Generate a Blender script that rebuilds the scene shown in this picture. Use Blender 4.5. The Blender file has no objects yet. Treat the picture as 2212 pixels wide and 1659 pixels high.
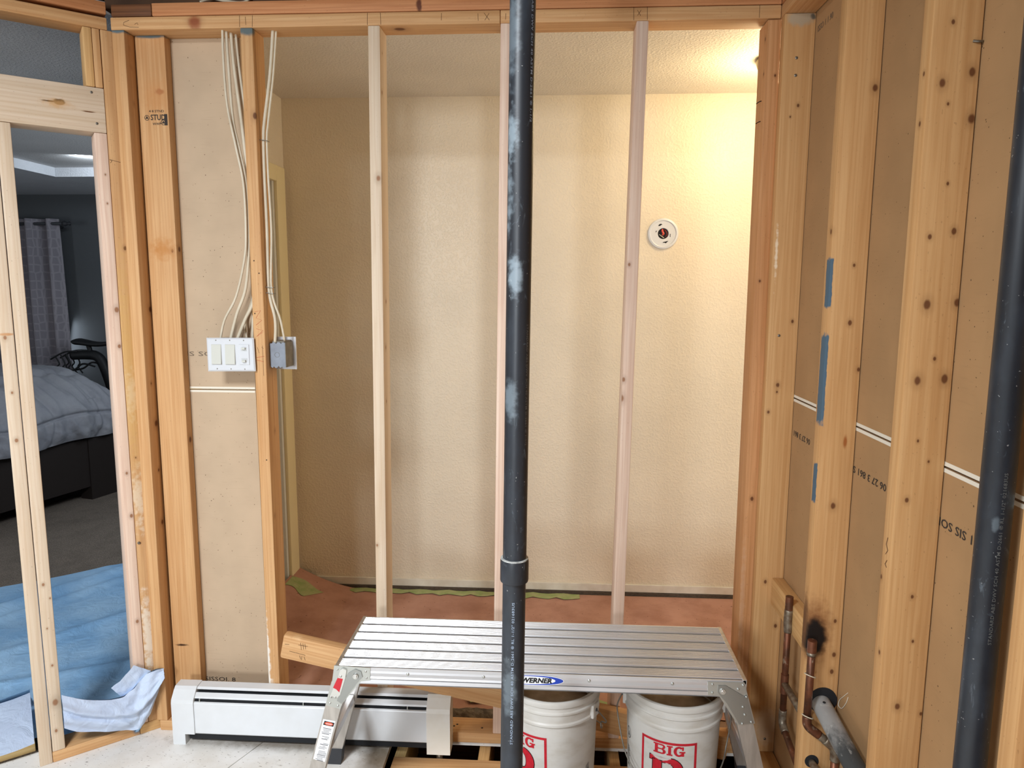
import bpy, bmesh, math, random
from mathutils import Vector, Matrix, noise

random.seed(7)
SC = bpy.context.scene
COL = SC.collection
PI = math.pi
V = Vector

# ------------------------------------------------------------------ camera
F_PX, YAW, PITCH, ROLL = 1527.64, 0.0581786, 0.1351062, 0.0037423
CAM = V((0.0, -2.26814, 1.57612))
fw = V((-math.sin(YAW) * math.cos(PITCH), math.cos(YAW) * math.cos(PITCH), -math.sin(PITCH)))
r0 = V((math.cos(YAW), math.sin(YAW), 0))
u0 = r0.cross(fw)
rt = r0 * math.cos(ROLL) + u0 * math.sin(ROLL)
up = u0 * math.cos(ROLL) - r0 * math.sin(ROLL)
cam_data = bpy.data.cameras.new('camera')
cam = bpy.data.objects.new('camera', cam_data)
COL.objects.link(cam)
cam.matrix_world = Matrix(((rt.x, up.x, -fw.x, CAM.x), (rt.y, up.y, -fw.y, CAM.y), (rt.z, up.z, -fw.z, CAM.z), (0, 0, 0, 1)))
cam_data.sensor_fit = 'HORIZONTAL'
cam_data.sensor_width = 36.0
cam_data.lens = F_PX / 2212 * 36.0
cam_data.clip_start = 0.02
SC.camera = cam

# ------------------------------------------------------------------ world, lights, exposure
world = bpy.data.worlds.new('world')
SC.world = world
world.use_nodes = True
bg = world.node_tree.nodes['Background']
bg.inputs[0].default_value = (0.93, 0.96, 1.0, 1)
bg.inputs[1].default_value = 0.40

def area_light(name, loc, target, sx, sy, power, color):
    d = bpy.data.lights.new(name, 'AREA')
    d.shape = 'RECTANGLE'; d.size = sx; d.size_y = sy
    d.energy = power; d.color = color
    o = bpy.data.objects.new(name, d); COL.objects.link(o)
    o.location = loc
    o.rotation_euler = (V(target) - V(loc)).to_track_quat('-Z', 'Y').to_euler()
    return o
# daylight through a window far behind the camera and to its left, and through a skylight overhead
area_light('rear_window_daylight', (-2.45, -8.3, 1.75), (-0.3, 0.0, 1.2), 0.95, 1.3, 340, (0.90, 0.95, 1.0))
area_light('bathroom_skylight', (-1.25, -2.5, 2.70), (-1.25, -2.499, 0.0), 0.55, 0.75, 180, (0.90, 0.95, 1.0))
# added fill lamp, unseen on the right of the bed, brightens the bedroom
area_light('bedroom_fill_right', (-1.56, 2.2, 1.7), (-3.5, 2.6, 1.2), 0.7, 1.0, 24.0, (0.8, 0.9, 1.0))
area_light('bedroom_gap_daylight', (-4.42, 3.87, 1.02), (-4.15, 3.95, 0.95), 0.08, 0.5, 1.0, (0.8, 0.9, 1.0))
area_light('bedroom_soffit_fill', (-3.05, 2.55, 2.43), (-3.25, 2.96, 2.41), 0.4, 0.05, 6.0, (0.8, 0.9, 1.0))  # added unseen lamp that brightens the soffit edge

# unseen fill lamps added at the hall's right end and the bedroom's left
area_light('hall_end_fill', (2.22, 0.67, 1.35), (0.0, 0.8, 1.2), 0.9, 1.9, 21, (1.0, 0.95, 0.86))
area_light('bedroom_side_fill', (-6.1, -1.2, 1.4), (-2.0, 0.6, 1.2), 1.2, 1.2, 70, (0.86, 0.93, 1.0))
SC.view_settings.view_transform = 'Standard'
SC.view_settings.look = 'None'
SC.view_settings.gamma = 1.0
SC.view_settings.use_curve_mapping = False
SC.view_settings.exposure = -0.52

# ------------------------------------------------------------------ node helpers
def lin(c):
    def f(u):
        u = u / 255.0
        return u / 12.92 if u <= 0.04045 else ((u + 0.055) / 1.055) ** 2.4
    return (f(c[0]), f(c[1]), f(c[2]), 1.0)

class NT:
    """small wrapper around a material node tree"""
    def __init__(self, name):
        self.m = bpy.data.materials.new(name)
        self.m.use_nodes = True
        self.t = self.m.node_tree
        self.b = self.t.nodes['Principled BSDF']
    def n(self, kind, **kw):
        nd = self.t.nodes.new(kind)
        for k, v in kw.items():
            setattr(nd, k, v)
        return nd
    def link(self, a, b):
        self.t.links.new(a, b)
    def put(self, sock, v):
        if isinstance(v, bpy.types.NodeSocket):
            self.link(v, sock)
        else:
            sock.default_value = v
    def math(self, op, a, b=0.0, c=0.0, clamp=False):
        nd = self.n('ShaderNodeMath', operation=op, use_clamp=clamp)
        self.put(nd.inputs[0], a); self.put(nd.inputs[1], b); self.put(nd.inputs[2], c)
        return nd.outputs[0]
    def vmath(self, op, a, b=(0, 0, 0)):
        nd = self.n('ShaderNodeVectorMath', operation=op)
        self.put(nd.inputs[0], a); self.put(nd.inputs[1], b)
        return nd.outputs['Value'] if op in ('LENGTH', 'DISTANCE', 'DOT_PRODUCT') else nd.outputs[0]
    def mix(self, fac, a, b, blend='MIX'):
        nd = self.n('ShaderNodeMix', data_type='RGBA', blend_type=blend)
        self.put(nd.inputs[0], fac); self.put(nd.inputs[6], a); self.put(nd.inputs[7], b)
        return nd.outputs[2]
    def step(self, v, lo, hi, a=0.0, b=1.0):
        nd = self.n('ShaderNodeMapRange', interpolation_type='SMOOTHSTEP')
        self.put(nd.inputs[0], v)
        nd.inputs[1].default_value = lo; nd.inputs[2].default_value = hi
        nd.inputs[3].default_value = a; nd.inputs[4].default_value = b
        return nd.outputs[0]
    def coords(self, rnd=True):
        tc = self.n('ShaderNodeTexCoord')
        if not rnd:
            return tc.outputs['Object'], tc.outputs['Object']
        oi = self.n('ShaderNodeObjectInfo')
        k = self.math('MULTIPLY', oi.outputs['Random'], 40.0)
        cx = self.n('ShaderNodeCombineXYZ')
        self.link(k, cx.inputs[0]); self.link(k, cx.inputs[1]); self.link(k, cx.inputs[2])
        return tc.outputs['Object'], self.vmath('ADD', tc.outputs['Object'], cx.outputs[0])
    def noise(self, vec, scale, detail=3.0, rough=0.55, dist=0.0):
        nd = self.n('ShaderNodeTexNoise')
        self.put(nd.inputs['Vector'], vec)
        nd.inputs['Scale'].default_value = scale; nd.inputs['Detail'].default_value = detail
        nd.inputs['Roughness'].default_value = rough; nd.inputs['Distortion'].default_value = dist
        return nd.outputs[0]
    def scaled(self, vec, s):
        return self.vmath('MULTIPLY', vec, s)
    def bump(self, h, strength, dist=0.002):
        nd = self.n('ShaderNodeBump')
        nd.inputs['Strength'].default_value = strength
        nd.inputs['Distance'].default_value = dist
        self.link(h, nd.inputs['Height'])
        self.link(nd.outputs[0], self.b.inputs['Normal'])
    def finish(self, color=None, rough=0.6, metal=0.0, spec=0.4):
        if color is not None:
            self.put(self.b.inputs['Base Color'], color)
        self.put(self.b.inputs['Roughness'], rough)
        self.put(self.b.inputs['Metallic'], metal)
        self.b.inputs['Specular IOR Level'].default_value = spec
        return self.m
    def patch(self, vec, col, center, half, color, soft=0.3, rag=0.0, rscale=60.0, amount=1.0, ell=True):
        """a stain or smear of its own shape: an ellipsoid or box around a point of the piece"""
        d = self.vmath('DIVIDE', self.vmath('SUBTRACT', vec, tuple(center)), tuple(half))
        if ell:
            m = self.vmath('LENGTH', d)
        else:
            sp = self.n('ShaderNodeSeparateXYZ')
            self.link(self.vmath('ABSOLUTE', d), sp.inputs[0])
            m = self.math('MAXIMUM', self.math('MAXIMUM', sp.outputs[0], sp.outputs[1]), sp.outputs[2])
        if rag > 0:
            nz = self.noise(vec, rscale, 3.0)
            m = self.math('ADD', m, self.math('MULTIPLY', self.math('SUBTRACT', nz, 0.5), rag))
        k = self.step(m, 1.0 - soft, 1.0, amount, 0.0)
        return self.mix(k, col, lin(color))

WOOD = {   # two tones, ring tone, side grain strength
    'old':   ((212, 170, 122), (198, 151, 102), (177, 125, 77)),
    'oldbrown': ((206, 154, 106), (190, 136, 88), (164, 110, 66)),
    'oldred': ((204, 146, 100), (184, 122, 78), (156, 98, 60)),
    'oldtan': ((216, 176, 122), (200, 156, 102), (178, 134, 80)),
    'new':   ((220, 202, 180), (210, 190, 164), (194, 162, 128)),
    'pink':  ((232, 208, 188), (222, 192, 170), (200, 160, 138)),
    'pine':  ((206, 163, 112), (194, 148, 97), (176, 127, 77)),
    'pale':  ((232, 206, 150), (222, 192, 132), (204, 170, 108)),
    'dark':  ((120, 78, 48), (96, 60, 36), (70, 42, 26)),
}
_wood_cache = {}
def wood(kind, knots=(), patches=(), rough=0.62):
    if not knots and not patches and kind in _wood_cache:
        return _wood_cache[kind]
    n = NT('wood_' + kind)
    obj, vec = n.coords()
    c1, c2, c3 = WOOD[kind]
    fib = n.noise(n.scaled(vec, (90, 90, 2.2)), 1.0, 4.0, 0.6)
    base = n.mix(n.step(fib, 0.3, 0.7), lin(c1), lin(c2))
    wv = n.n('ShaderNodeTexWave', wave_type='RINGS', rings_direction='Z')
    off = n.vmath('ADD', n.scaled(vec, (1.0, 1.0, 0.035)), (0.11, -0.07, 0))
    n.link(off, wv.inputs['Vector'])
    wv.inputs['Scale'].default_value = 34; wv.inputs['Distortion'].default_value = 9.0
    wv.inputs['Detail'].default_value = 2.0; wv.inputs['Detail Scale'].default_value = 1.6
    base = n.mix(n.step(wv.outputs['Fac'], 0.35, 1.0, 0.0, 0.26), base, lin(c3))
    blot = n.noise(n.scaled(vec, (7, 7, 2.2)), 1.0, 3.0)
    base = n.mix(n.step(blot, 0.48, 0.75, 0.0, 0.30), base, lin(c3))
    spk = n.noise(n.scaled(vec, (1, 1, 0.5)), 230.0, 1.0)
    base = n.mix(n.step(spk, 0.70, 0.78, 0.0, 0.25), base, lin((110, 74, 46)))
    for k in knots:
        c, r = k[:3], k[3]
        d = n.vmath('LENGTH', n.vmath('MULTIPLY', n.vmath('SUBTRACT', obj, tuple(c)), (1, 1, 0.72)))
        d = n.math('ADD', d, n.math('MULTIPLY', n.math('SUBTRACT', fib, 0.5), r * 0.7))
        base = n.mix(n.step(d, r * 0.7, r * 2.4, 0.32, 0.0), base, lin(tuple(0.78 * a for a in c3)))
        base = n.mix(n.step(d, r * 0.45, r * 1.0, 0.9, 0.0), base, lin((150, 104, 72) if kind in ('new', 'pink') else (96, 54, 30)))
    for p in patches:
        base = n.patch(obj, base, **p)
    n.bump(fib, 0.25, 0.0015)
    m = n.finish(base, rough, 0.0, 0.25)
    if not knots and not patches:
        _wood_cache[kind] = m
    return m

def plain(name, color, rough=0.5, metal=0.0, spec=0.4, var=0.0, scale=20.0, color2=None, bump=0.0, bscale=200.0, bdist=0.001, stretch=(1, 1, 1)):
    n = NT(name)
    obj, vec = n.coords(False)
    col = lin(color)
    if color2 is not None:
        f = n.noise(n.scaled(vec, stretch), scale, 4.0)
        col = n.mix(n.step(f, 0.5 - 0.25, 0.5 + 0.25, 0.0, var or 1.0), col, lin(color2))
    if bump:
        n.bump(n.noise(n.scaled(vec, stretch), bscale, 3.0), bump, bdist)
    return n.finish(col, rough, metal, spec)

# ------------------------------------------------------------------ object helpers
W = {}
def place(o, parent, M):
    COL.objects.link(o)
    if parent is not None:
        o.parent = parent
        o.matrix_local = W[parent.name].inverted() @ M
    else:
        o.matrix_world = M
    W[o.name] = M.copy()
    return o

def T(v):
    return Matrix.Translation(V(v))

def tag(o, label=None, cat=None, group=None, kind=None):
    if label: o['label'] = label
    if cat: o['category'] = cat
    if group: o['group'] = group
    if kind: o['kind'] = kind
    return o

def empty(name, loc, label=None, cat=None, group=None, kind=None):
    o = bpy.data.objects.new(name, None)
    o.empty_display_size = 0.05
    place(o, None, T(loc))
    return tag(o, label, cat, group, kind)

def make(name, verts, faces, mat, parent=None, M=None, smooth=False, mat_ids=None, auto=None):
    """one mesh object from world-space vertices; M is its own frame"""
    if M is None:
        if parent is not None:
            M = W[parent.name]
        else:
            xs = [v[0] for v in verts]; ys = [v[1] for v in verts]; zs = [v[2] for v in verts]
            M = T(((min(xs) + max(xs)) / 2, (min(ys) + max(ys)) / 2, min(zs)))
    inv = M.inverted()
    me = bpy.data.meshes.new(name)
    me.from_pydata([tuple(inv @ V(v)) for v in verts], [], faces)
    for mm in (mat if isinstance(mat, (list, tuple)) else [mat]):
        me.materials.append(mm)
    if mat_ids:
        for p, i in zip(me.polygons, mat_ids):
            p.material_index = i
    bm = bmesh.new(); bm.from_mesh(me)
    bmesh.ops.recalc_face_normals(bm, faces=bm.faces)
    if auto is not None:
        for f in bm.faces: f.smooth = True
        for e in bm.edges:
            if len(e.link_faces) == 2 and e.calc_face_angle(0) > auto:
                e.smooth = False
    elif smooth:
        for f in bm.faces: f.smooth = True
    bm.to_mesh(me); bm.free()
    o = bpy.data.objects.new(name, me)
    return place(o, parent, M)

class Geo:
    def __init__(self):
        self.v = []; self.f = []
    def add(self, vs, fs):
        k = len(self.v)
        self.v += [tuple(x) for x in vs]
        self.f += [tuple(i + k for i in f) for f in fs]
        return self
    def box(self, lo, hi, M=None, bevel=0.0):
        bm = bmesh.new()
        bmesh.ops.create_cube(bm, size=1.0)
        for v in bm.verts:
            v.co = V([(lo[i] + hi[i]) / 2 + v.co[i] * (hi[i] - lo[i]) for i in range(3)])
        if bevel > 0:
            bmesh.ops.bevel(bm, geom=list(bm.edges), offset=bevel, segments=2, profile=0.5, affect='EDGES')
        bm.verts.index_update()
        self.add([(M @ v.co if M else v.co) for v in bm.verts], [[v.index for v in f.verts] for f in bm.faces])
        bm.free()
        return self
    def tube(self, pts, r, n=10, smooth=True, cap=True, flat=1.0):
        P = [V(p) for p in pts]
        if smooth and len(P) > 2:
            Q = []
            for i in range(len(P) - 1):
                a = P[max(i - 1, 0)]; b = P[i]; c = P[i + 1]; d = P[min(i + 2, len(P) - 1)]
                for k in range(6):
                    t = k / 6
                    Q.append(0.5 * ((2 * b) + (c - a) * t + (2 * a - 5 * b + 4 * c - d) * t * t + (3 * b - a - 3 * c + d) * t ** 3))
            Q.append(P[-1]); P = Q
        vs = []; fs = []
        nrm = None
        for i, p in enumerate(P):
            t = (P[min(i + 1, len(P) - 1)] - P[max(i - 1, 0)]).normalized()
            if nrm is None:
                nrm = t.orthogonal().normalized() if abs(t.y) > 0.95 else (V((0, 1, 0)) - t * t.y).normalized()
            nrm = (nrm - t * nrm.dot(t)).normalized()
            b = t.cross(nrm)
            rr = r[i] if isinstance(r, (list, tuple)) else r
            for k in range(n):
                a = 2 * PI * k / n
                vs.append(p + nrm * (math.cos(a) * rr * flat) + b * (math.sin(a) * rr))
        for i in range(len(P) - 1):
            for k in range(n):
                fs.append((i * n + k, i * n + (k + 1) % n, (i + 1) * n + (k + 1) % n, (i + 1) * n + k))
        if cap:
            fs.append(tuple(range(n))); fs.append(tuple((len(P) - 1) * n + k for k in range(n)))
        return self.add(vs, fs)
    def lathe(self, prof, M, n=48, closed=False):
        vs = []; fs = []
        for r, z in prof:
            for k in range(n):
                a = 2 * PI * k / n
                vs.append(M @ V((r * math.cos(a), r * math.sin(a), z)))
        m = len(prof)
        for i in range(m - 1 + (1 if closed else 0)):
            j = (i + 1) % m
            for k in range(n):
                fs.append((i * n + k, i * n + (k + 1) % n, j * n + (k + 1) % n, j * n + k))
        if not closed:
            if prof[0][0] > 1e-5: fs.append(tuple(range(n)))
            if prof[-1][0] > 1e-5: fs.append(tuple((m - 1) * n + k for k in range(n)))
        return self.add(vs, fs)
    def prism(self, poly, y0, y1, f=None):
        """polygon of (x, z) pushed from y0 to y1; f maps (x, y, z) elsewhere"""
        f = f or (lambda x, y, z: (x, y, z))
        k = len(poly)
        vs = [f(x, y0, z) for x, z in poly] + [f(x, y1, z) for x, z in poly]
        fs = [tuple(range(k)), tuple(range(k, 2 * k))] + [(i, (i + 1) % k, (i + 1) % k + k, i + k) for i in range(k)]
        return self.add(vs, fs)
    def grid(self, fn, nu, nv):
        vs = [fn(i / (nu - 1), j / (nv - 1)) for i in range(nu) for j in range(nv)]
        fs = [(i * nv + j, i * nv + j + 1, (i + 1) * nv + j + 1, (i + 1) * nv + j) for i in range(nu - 1) for j in range(nv - 1)]
        return self.add(vs, fs)
    def build(self, name, mat, parent=None, M=None, smooth=False, auto=None):
        return make(name, self.v, self.f, mat, parent, M, smooth, None, auto)

def heads(name, pts, nrm, r, h, mat, parent):
    """round heads (nails, screws, rivets), each a part of its own, sharing one mesh"""
    first = None
    for p in pts:
        M = cyl_M(p, nrm)
        if first is None:
            first = bead(Geo(), p, nrm, r, h).build(name, mat, parent, M)
        else:
            o = first.copy(); o.name = name
            o.parent = None
            place(o, parent, M)
def cyl_M(a, axis):
    z = V(axis).normalized(); x = z.orthogonal().normalized(); y = z.cross(x)
    return Matrix(((x.x, y.x, z.x, a[0]), (x.y, y.y, z.y, a[1]), (x.z, y.z, z.z, a[2]), (0, 0, 0, 1)))

def frame(a, z, x):
    z = V(z).normalized(); x = V(x); x = (x - z * x.dot(z)).normalized(); y = z.cross(x)
    return Matrix(((x.x, y.x, z.x, a[0]), (x.y, y.y, z.y, a[1]), (x.z, y.z, z.z, a[2]), (0, 0, 0, 1)))

def lumber(name, a, b, xdir, w, d, kind, label=None, cat='stud', group=None, knots=(), patches=(), parent=None, bevel=0.0028, struct=False):
    """one board from end centre a to end centre b; knots and patches are given in world space"""
    a = V(a); b = V(b)
    M = frame(a, b - a, xdir)
    L = (b - a).length
    inv = M.inverted()
    kn = [tuple(inv @ V(k[:3])) + (k[3],) for k in knots]
    pa = []
    for p in patches:
        q = dict(p); q['center'] = tuple(inv @ V(p['center']))
        h = M.to_3x3().inverted() @ V(p['half'])
        q['half'] = tuple(max(abs(t), 1e-4) for t in h)
        pa.append(q)
    g = Geo().box((-w / 2, -d / 2, 0), (w / 2, d / 2, L), M, bevel)
    o = g.build(name, wood(kind, kn, pa), parent, M, auto=0.6)
    if label:
        tag(o, label, cat, group)
    return o

def vstud(name, x, y0, y1, z0, z1, w, kind, label, xt=None, **kw):
    """upright board with its narrow side along x; x at the bottom, xt at the top"""
    xt = x if xt is None else xt
    yc = (y0 + y1) / 2
    return lumber(name, (x, yc, z0), (xt, yc, z1), (1, 0, 0), w, y1 - y0, kind, label, **kw)

_font_cache = {}
def text_geo(s, size, shear=0.0, bold=0.0, spacing=1.0):
    key = (s, shear, bold, spacing)
    if key not in _font_cache:
        cu = bpy.data.curves.new('lettering', 'FONT')
        cu.body = s; cu.size = 1.0; cu.shear = shear; cu.offset = bold; cu.space_character = spacing
        cu.resolution_u = 2
        o = bpy.data.objects.new('lettering', cu); COL.objects.link(o)
        dg = bpy.context.evaluated_depsgraph_get(); dg.update()
        ev = o.evaluated_get(dg); me = ev.to_mesh()
        vs = [tuple(v.co) for v in me.vertices]; fs = [tuple(p.vertices) for p in me.polygons]
        ev.to_mesh_clear()
        bpy.data.objects.remove(o); bpy.data.curves.remove(cu)
        _font_cache[key] = (vs, fs)
    vs, fs = _font_cache[key]
    return [(x * size, y * size) for x, y, z in vs], fs

def lettering(name, s, size, fn, mat, parent, shear=0.0, bold=0.0, spacing=1.0, width=None):
    """flat print: fn maps the (along, up) of the lettering to a place on the surface"""
    vs, fs = text_geo(s, size, shear, bold, spacing)
    if width:
        mx = max(v[0] for v in vs)
        vs = [(x * width / mx, y) for x, y in vs]
    return make(name, [fn(x, y) for x, y in vs], fs, mat, parent)

def bead(g, p, nrm, r, h=None):
    """a round head (nail, screw, rivet) sitting on a surface"""
    h = h or r * 0.5
    g.lathe([(r, 0), (r * 0.92, h * 0.55), (r * 0.55, h * 0.95), (0.0, h)], cyl_M(p, nrm), 14)
    return g

# ------------------------------------------------------------------ shared materials
def mat_wallpaint(name, c, bump=0.35, rough=0.42):
    n = NT(name); obj, vec = n.coords(False)
    h = n.noise(vec, 95.0, 2.0, 0.5)
    h2 = n.step(h, 0.45, 0.62)
    n.bump(h2, bump, 0.0022)
    v = n.noise(vec, 2.5, 3.0)
    col = n.mix(n.step(v, 0.3, 0.7), lin(c), lin(tuple(a * 0.965 for a in c)))
    return n.finish(col, rough, 0.0, 0.45)
M_CREAM = mat_wallpaint('cream_wall_paint', (228, 215, 191))
M_CEIL = mat_wallpaint('textured_ceiling_paint', (222, 214, 200), 0.5, 0.5)
M_BEDWALL = plain('bedroom_wall_paint', (84, 87, 90), 0.8, bump=0.1)
M_BEDCEIL = mat_wallpaint('bedroom_ceiling_paint', (204, 202, 200), 0.6, 0.6)
M_WHITE = plain('white_painted_trim', (226, 222, 208), 0.45, color2=(204, 196, 176), scale=14)
M_DOOR = plain('pale_door_paint', (214, 214, 206), 0.45)
M_CASING = plain('cream_door_casing', (228, 214, 170), 0.45)

def mat_drywall(name, c):
    n = NT(name); obj, vec = n.coords(False)
    f = n.noise(n.scaled(vec, (1, 1, 1)), 6.0, 3.0)
    col = n.mix(n.step(f, 0.3, 0.7), lin(c), lin(tuple(a * 0.955 for a in c)))
    fib = n.noise(n.scaled(vec, (14, 14, 160)), 1.0, 3.0)
    col = n.mix(n.step(fib, 0.55, 0.8, 0.0, 0.25), col, lin(tuple(a * 0.86 for a in c)))
    for sc, lo in ((70.0, 0.10), (33.0, 0.055)):
        vo = n.n('ShaderNodeTexVoronoi'); n.link(vec, vo.inputs['Vector']); vo.inputs['Scale'].default_value = sc
        rr = n.math('MULTIPLY', n.noise(vec, sc * 0.4, 1.0), lo * 2.2)
        k = n.math('LESS_THAN', n.math('ADD', vo.outputs['Distance'], lo * 0.45), rr)
        col = n.mix(n.math('MULTIPLY', k, 0.8), col, lin((74, 56, 40)))
    return n.finish(col, 0.85, 0.0, 0.15)
M_PAPER = mat_drywall('drywall_back_paper', (194, 171, 144))
M_PAPER_SHADED = mat_drywall('drywall_back_paper_shaded', (172, 136, 96))  # same paper darkened, the right wall's shade put into the colour
M_EDGE = plain('drywall_edge_tape', (226, 220, 204), 0.7)
M_INK = plain('black_ink', (52, 46, 42), 0.8)
M_FADEINK = plain('faded_ink', (112, 98, 82), 0.8)
M_PENCIL = plain('pencil_mark', (88, 58, 36), 0.8)
M_REDPENCIL = plain('red_crayon', (196, 96, 70), 0.8)
M_STEEL = plain('zinc_plated_steel', (196, 200, 196), 0.35, 0.85)
M_STEEL2 = plain('zinc_plated_arm', (168, 172, 170), 0.3, 0.85)
M_STEEL3 = plain('bright_lever_steel', (222, 224, 220), 0.28, 0.8)
M_NAIL = plain('nail_steel', (126, 122, 114), 0.4, 0.8)
M_DARKNAIL = plain('rusty_nail', (70, 56, 44), 0.6, 0.5)
def mat_alu():
    n = NT('brushed_aluminium'); obj, vec = n.coords(False)
    f = n.noise(n.scaled(vec, (3, 180, 180)), 1.0, 3.0)
    col = n.mix(f, lin((204, 206, 210)), lin((220, 221, 224)))
    r = n.step(f, 0.2, 0.8, 0.27, 0.35)
    n.bump(f, 0.04, 0.0004)
    return n.finish(col, r, 0.72, 0.5)
M_ALU = mat_alu()
M_ALUDULL = plain('dull_aluminium', (206, 202, 196), 0.42, 0.8, color2=(180, 176, 170), scale=9, stretch=(6, 6, 1))
M_RUBBER = plain('black_rubber', (52, 54, 58), 0.6)
M_ENAMEL = plain('white_enamel', (222, 226, 230), 0.32, color2=(210, 213, 214), scale=5)
M_ENAMEL2 = plain('yellowed_white_enamel', (240, 239, 234), 0.36, color2=(226, 221, 208), scale=7)
M_DARKVOID = plain('dark_slot', (26, 28, 32), 0.7)
M_CABLE = plain('cable_sheath', (214, 204, 182), 0.45, color2=(196, 184, 160), scale=12)
M_PLASTIC = plain('white_plastic', (208, 211, 215), 0.3)
M_IVORY = plain('ivory_plastic', (200, 201, 192), 0.3)
M_GREYBOX = plain('blue_grey_plastic', (138, 146, 158), 0.5, color2=(122, 128, 138), scale=30)
M_GREYBOX2 = plain('grey_plastic_side', (130, 124, 112), 0.55, color2=(104, 98, 88), scale=40)

def mat_copper():
    n = NT('old_copper'); obj, vec = n.coords(False)
    f = n.noise(vec, 26.0, 4.0)
    col = n.mix(n.step(f, 0.35, 0.65), lin((128, 78, 54)), lin((92, 62, 46)))
    g = n.noise(n.scaled(vec, (1, 1, 0.6)), 60.0, 3.0)
    col = n.mix(n.step(g, 0.62, 0.7, 0.0, 0.6), col, lin((176, 160, 138)))
    return n.finish(col, 0.45, 0.6, 0.5)
M_COPPER = mat_copper()
M_SOLDER = plain('solder_crust', (150, 142, 126), 0.45, 0.6, color2=(104, 84, 66), scale=70)

def mat_abs(name, chalk):
    n = NT(name); obj, vec = n.coords(False)
    f = n.noise(n.scaled(vec, (1, 1, 0.45)), 9.0, 5.0, 0.65)
    col = n.mix(n.step(f, 0.45, 0.8, 0.0, 0.7), lin((32, 37, 44)), lin((60, 69, 80)))
    g = n.noise(n.scaled(vec, (1.3, 1.3, 0.5)), 30.0, 5.0, 0.7, 1.0)
    col = n.mix(n.step(g, 0.60, 0.72, 0.0, 0.45), col, lin((112, 124, 134)))
    s = n.noise(vec, 190.0, 1.0)
    col = n.mix(n.step(s, 0.76, 0.79, 0.0, 0.6), col, lin((170, 172, 170)))
    for c, h, a in chalk:
        col = n.patch(vec, col, c, h, (150, 166, 176), 0.7, 1.5, 55.0, a)
    return n.finish(col, 0.42, 0.0, 0.5)

# ------------------------------------------------------------------ SETTING
# frame of the angled wall on the left: corner point, direction along it, normal towards the room
AW0 = V((-1.412, 0, 0)); AWD = V((0.7740, 0.6332, 0)); AWN = V((0.6332, -0.7740, 0))
def aw(s, off, z):
    p = AW0 + AWD * s + AWN * off
    return (p.x, p.y, z)

def slab(name, poly, z0, z1, mat, parent=None, kind='structure'):
    g = Geo()
    k = len(poly)
    vs = [(x, y, z0) for x, y in poly] + [(x, y, z1) for x, y in poly]
    fs = [tuple(range(k)), tuple(range(k, 2 * k))] + [(i, (i + 1) % k, (i + 1) % k + k, i + k) for i in range(k)]
    o = g.add(vs, fs).build(name, mat, parent)
    if kind: o['kind'] = kind
    return o
def wallbox(name, lo, hi, mat, kind='structure', parent=None):
    o = Geo().box(lo, hi).build(name, mat, parent)
    if kind: o['kind'] = kind
    return o

# bathroom floor: plywood sheets, open over the joists on the right
def mat_subfloor():
    n = NT('dusty_subfloor'); obj, vec = n.coords(False)
    f = n.noise(vec, 3.0, 5.0, 0.6)
    col = n.mix(n.step(f, 0.35, 0.68), lin((238, 237, 234)), lin((220, 215, 206)))
    g = n.noise(n.scaled(vec, (1, 2.2, 1)), 16.0, 5.0, 0.7)
    col = n.mix(n.step(g, 0.58, 0.74, 0.0, 0.45), col, lin((168, 158, 142)))
    s = n.noise(n.scaled(vec, (1, 2.6, 1)), 75.0, 2.0)
    col = n.mix(n.step(s, 0.66, 0.71, 0.0, 0.8), col, lin((104, 92, 78)))
    return n, vec, col
n_, v_, c_ = mat_subfloor()
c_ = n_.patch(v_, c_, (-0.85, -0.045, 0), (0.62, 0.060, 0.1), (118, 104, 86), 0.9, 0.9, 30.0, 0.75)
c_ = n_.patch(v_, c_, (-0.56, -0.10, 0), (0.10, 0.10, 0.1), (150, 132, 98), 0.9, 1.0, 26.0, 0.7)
n_.bump(n_.noise(v_, 60.0, 4.0), 0.3, 0.0015)
M_SUB = n_.finish(c_, 0.8, 0.0, 0.2)
fl = empty('floor', (0, 0, 0), kind='structure')
def fpanel(poly, z0=-0.019):
    return slab('floor_panel', poly, z0, 0.0, M_SUB, fl, None)
SEAM0 = (-0.975, 0.0); SEAM1 = (-1.62, -1.47)
e0 = aw(0.03, -0.10, 0)
fpanel([(e0[0], 0.09), (-0.94, 0.09), (-1.623, -1.46), aw(-1.70, -0.10, 0)[:2]])
fpanel([(-0.937, 0.09), (-0.549, 0.012), (-0.540, -1.2), (-1.50, -1.2)])
fpanel([(-1.625, -1.465), (-1.505, -1.203), (-0.540, -1.203), (-0.540, -4.2), (-5.8, -4.2), aw(-1.705, -0.10, 0)[:2]])
fpanel([(-0.537, -0.80), (0.664, -0.80), (0.664, -4.2), (-0.537, -4.2)])
fpanel([(-0.547, 0.013), (-0.547, 0.09), (0.90, 0.09), (0.90, 0.0), (0.664, 0.0), (0.664, 0.013)])
fpanel([(0.666, -4.2), (0.666, -0.003), (0.90, -0.003), (0.90, -4.2)])
M_SOIL = plain('crawlspace_soil', (48, 42, 36), 0.95, color2=(30, 26, 23), scale=12)
wallbox('floor_crawlspace', (-0.80, -1.05, -0.62), (0.95, 0.35, -0.56), M_SOIL)
wallbox('wall_crawlspace_left', (-0.80, -1.05, -0.56), (-0.76, 0.35, -0.0195), M_SOIL)
wallbox('wall_crawlspace_right', (0.905, -1.05, -0.56), (0.95, 0.35, -0.0195), M_SOIL)
wallbox('wall_crawlspace_near', (-0.76, -1.05, -0.56), (0.905, -1.01, -0.0195), M_SOIL)
wallbox('wall_crawlspace_far', (-0.76, 0.31, -0.56), (0.905, 0.35, -0.0195), M_SOIL)

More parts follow.
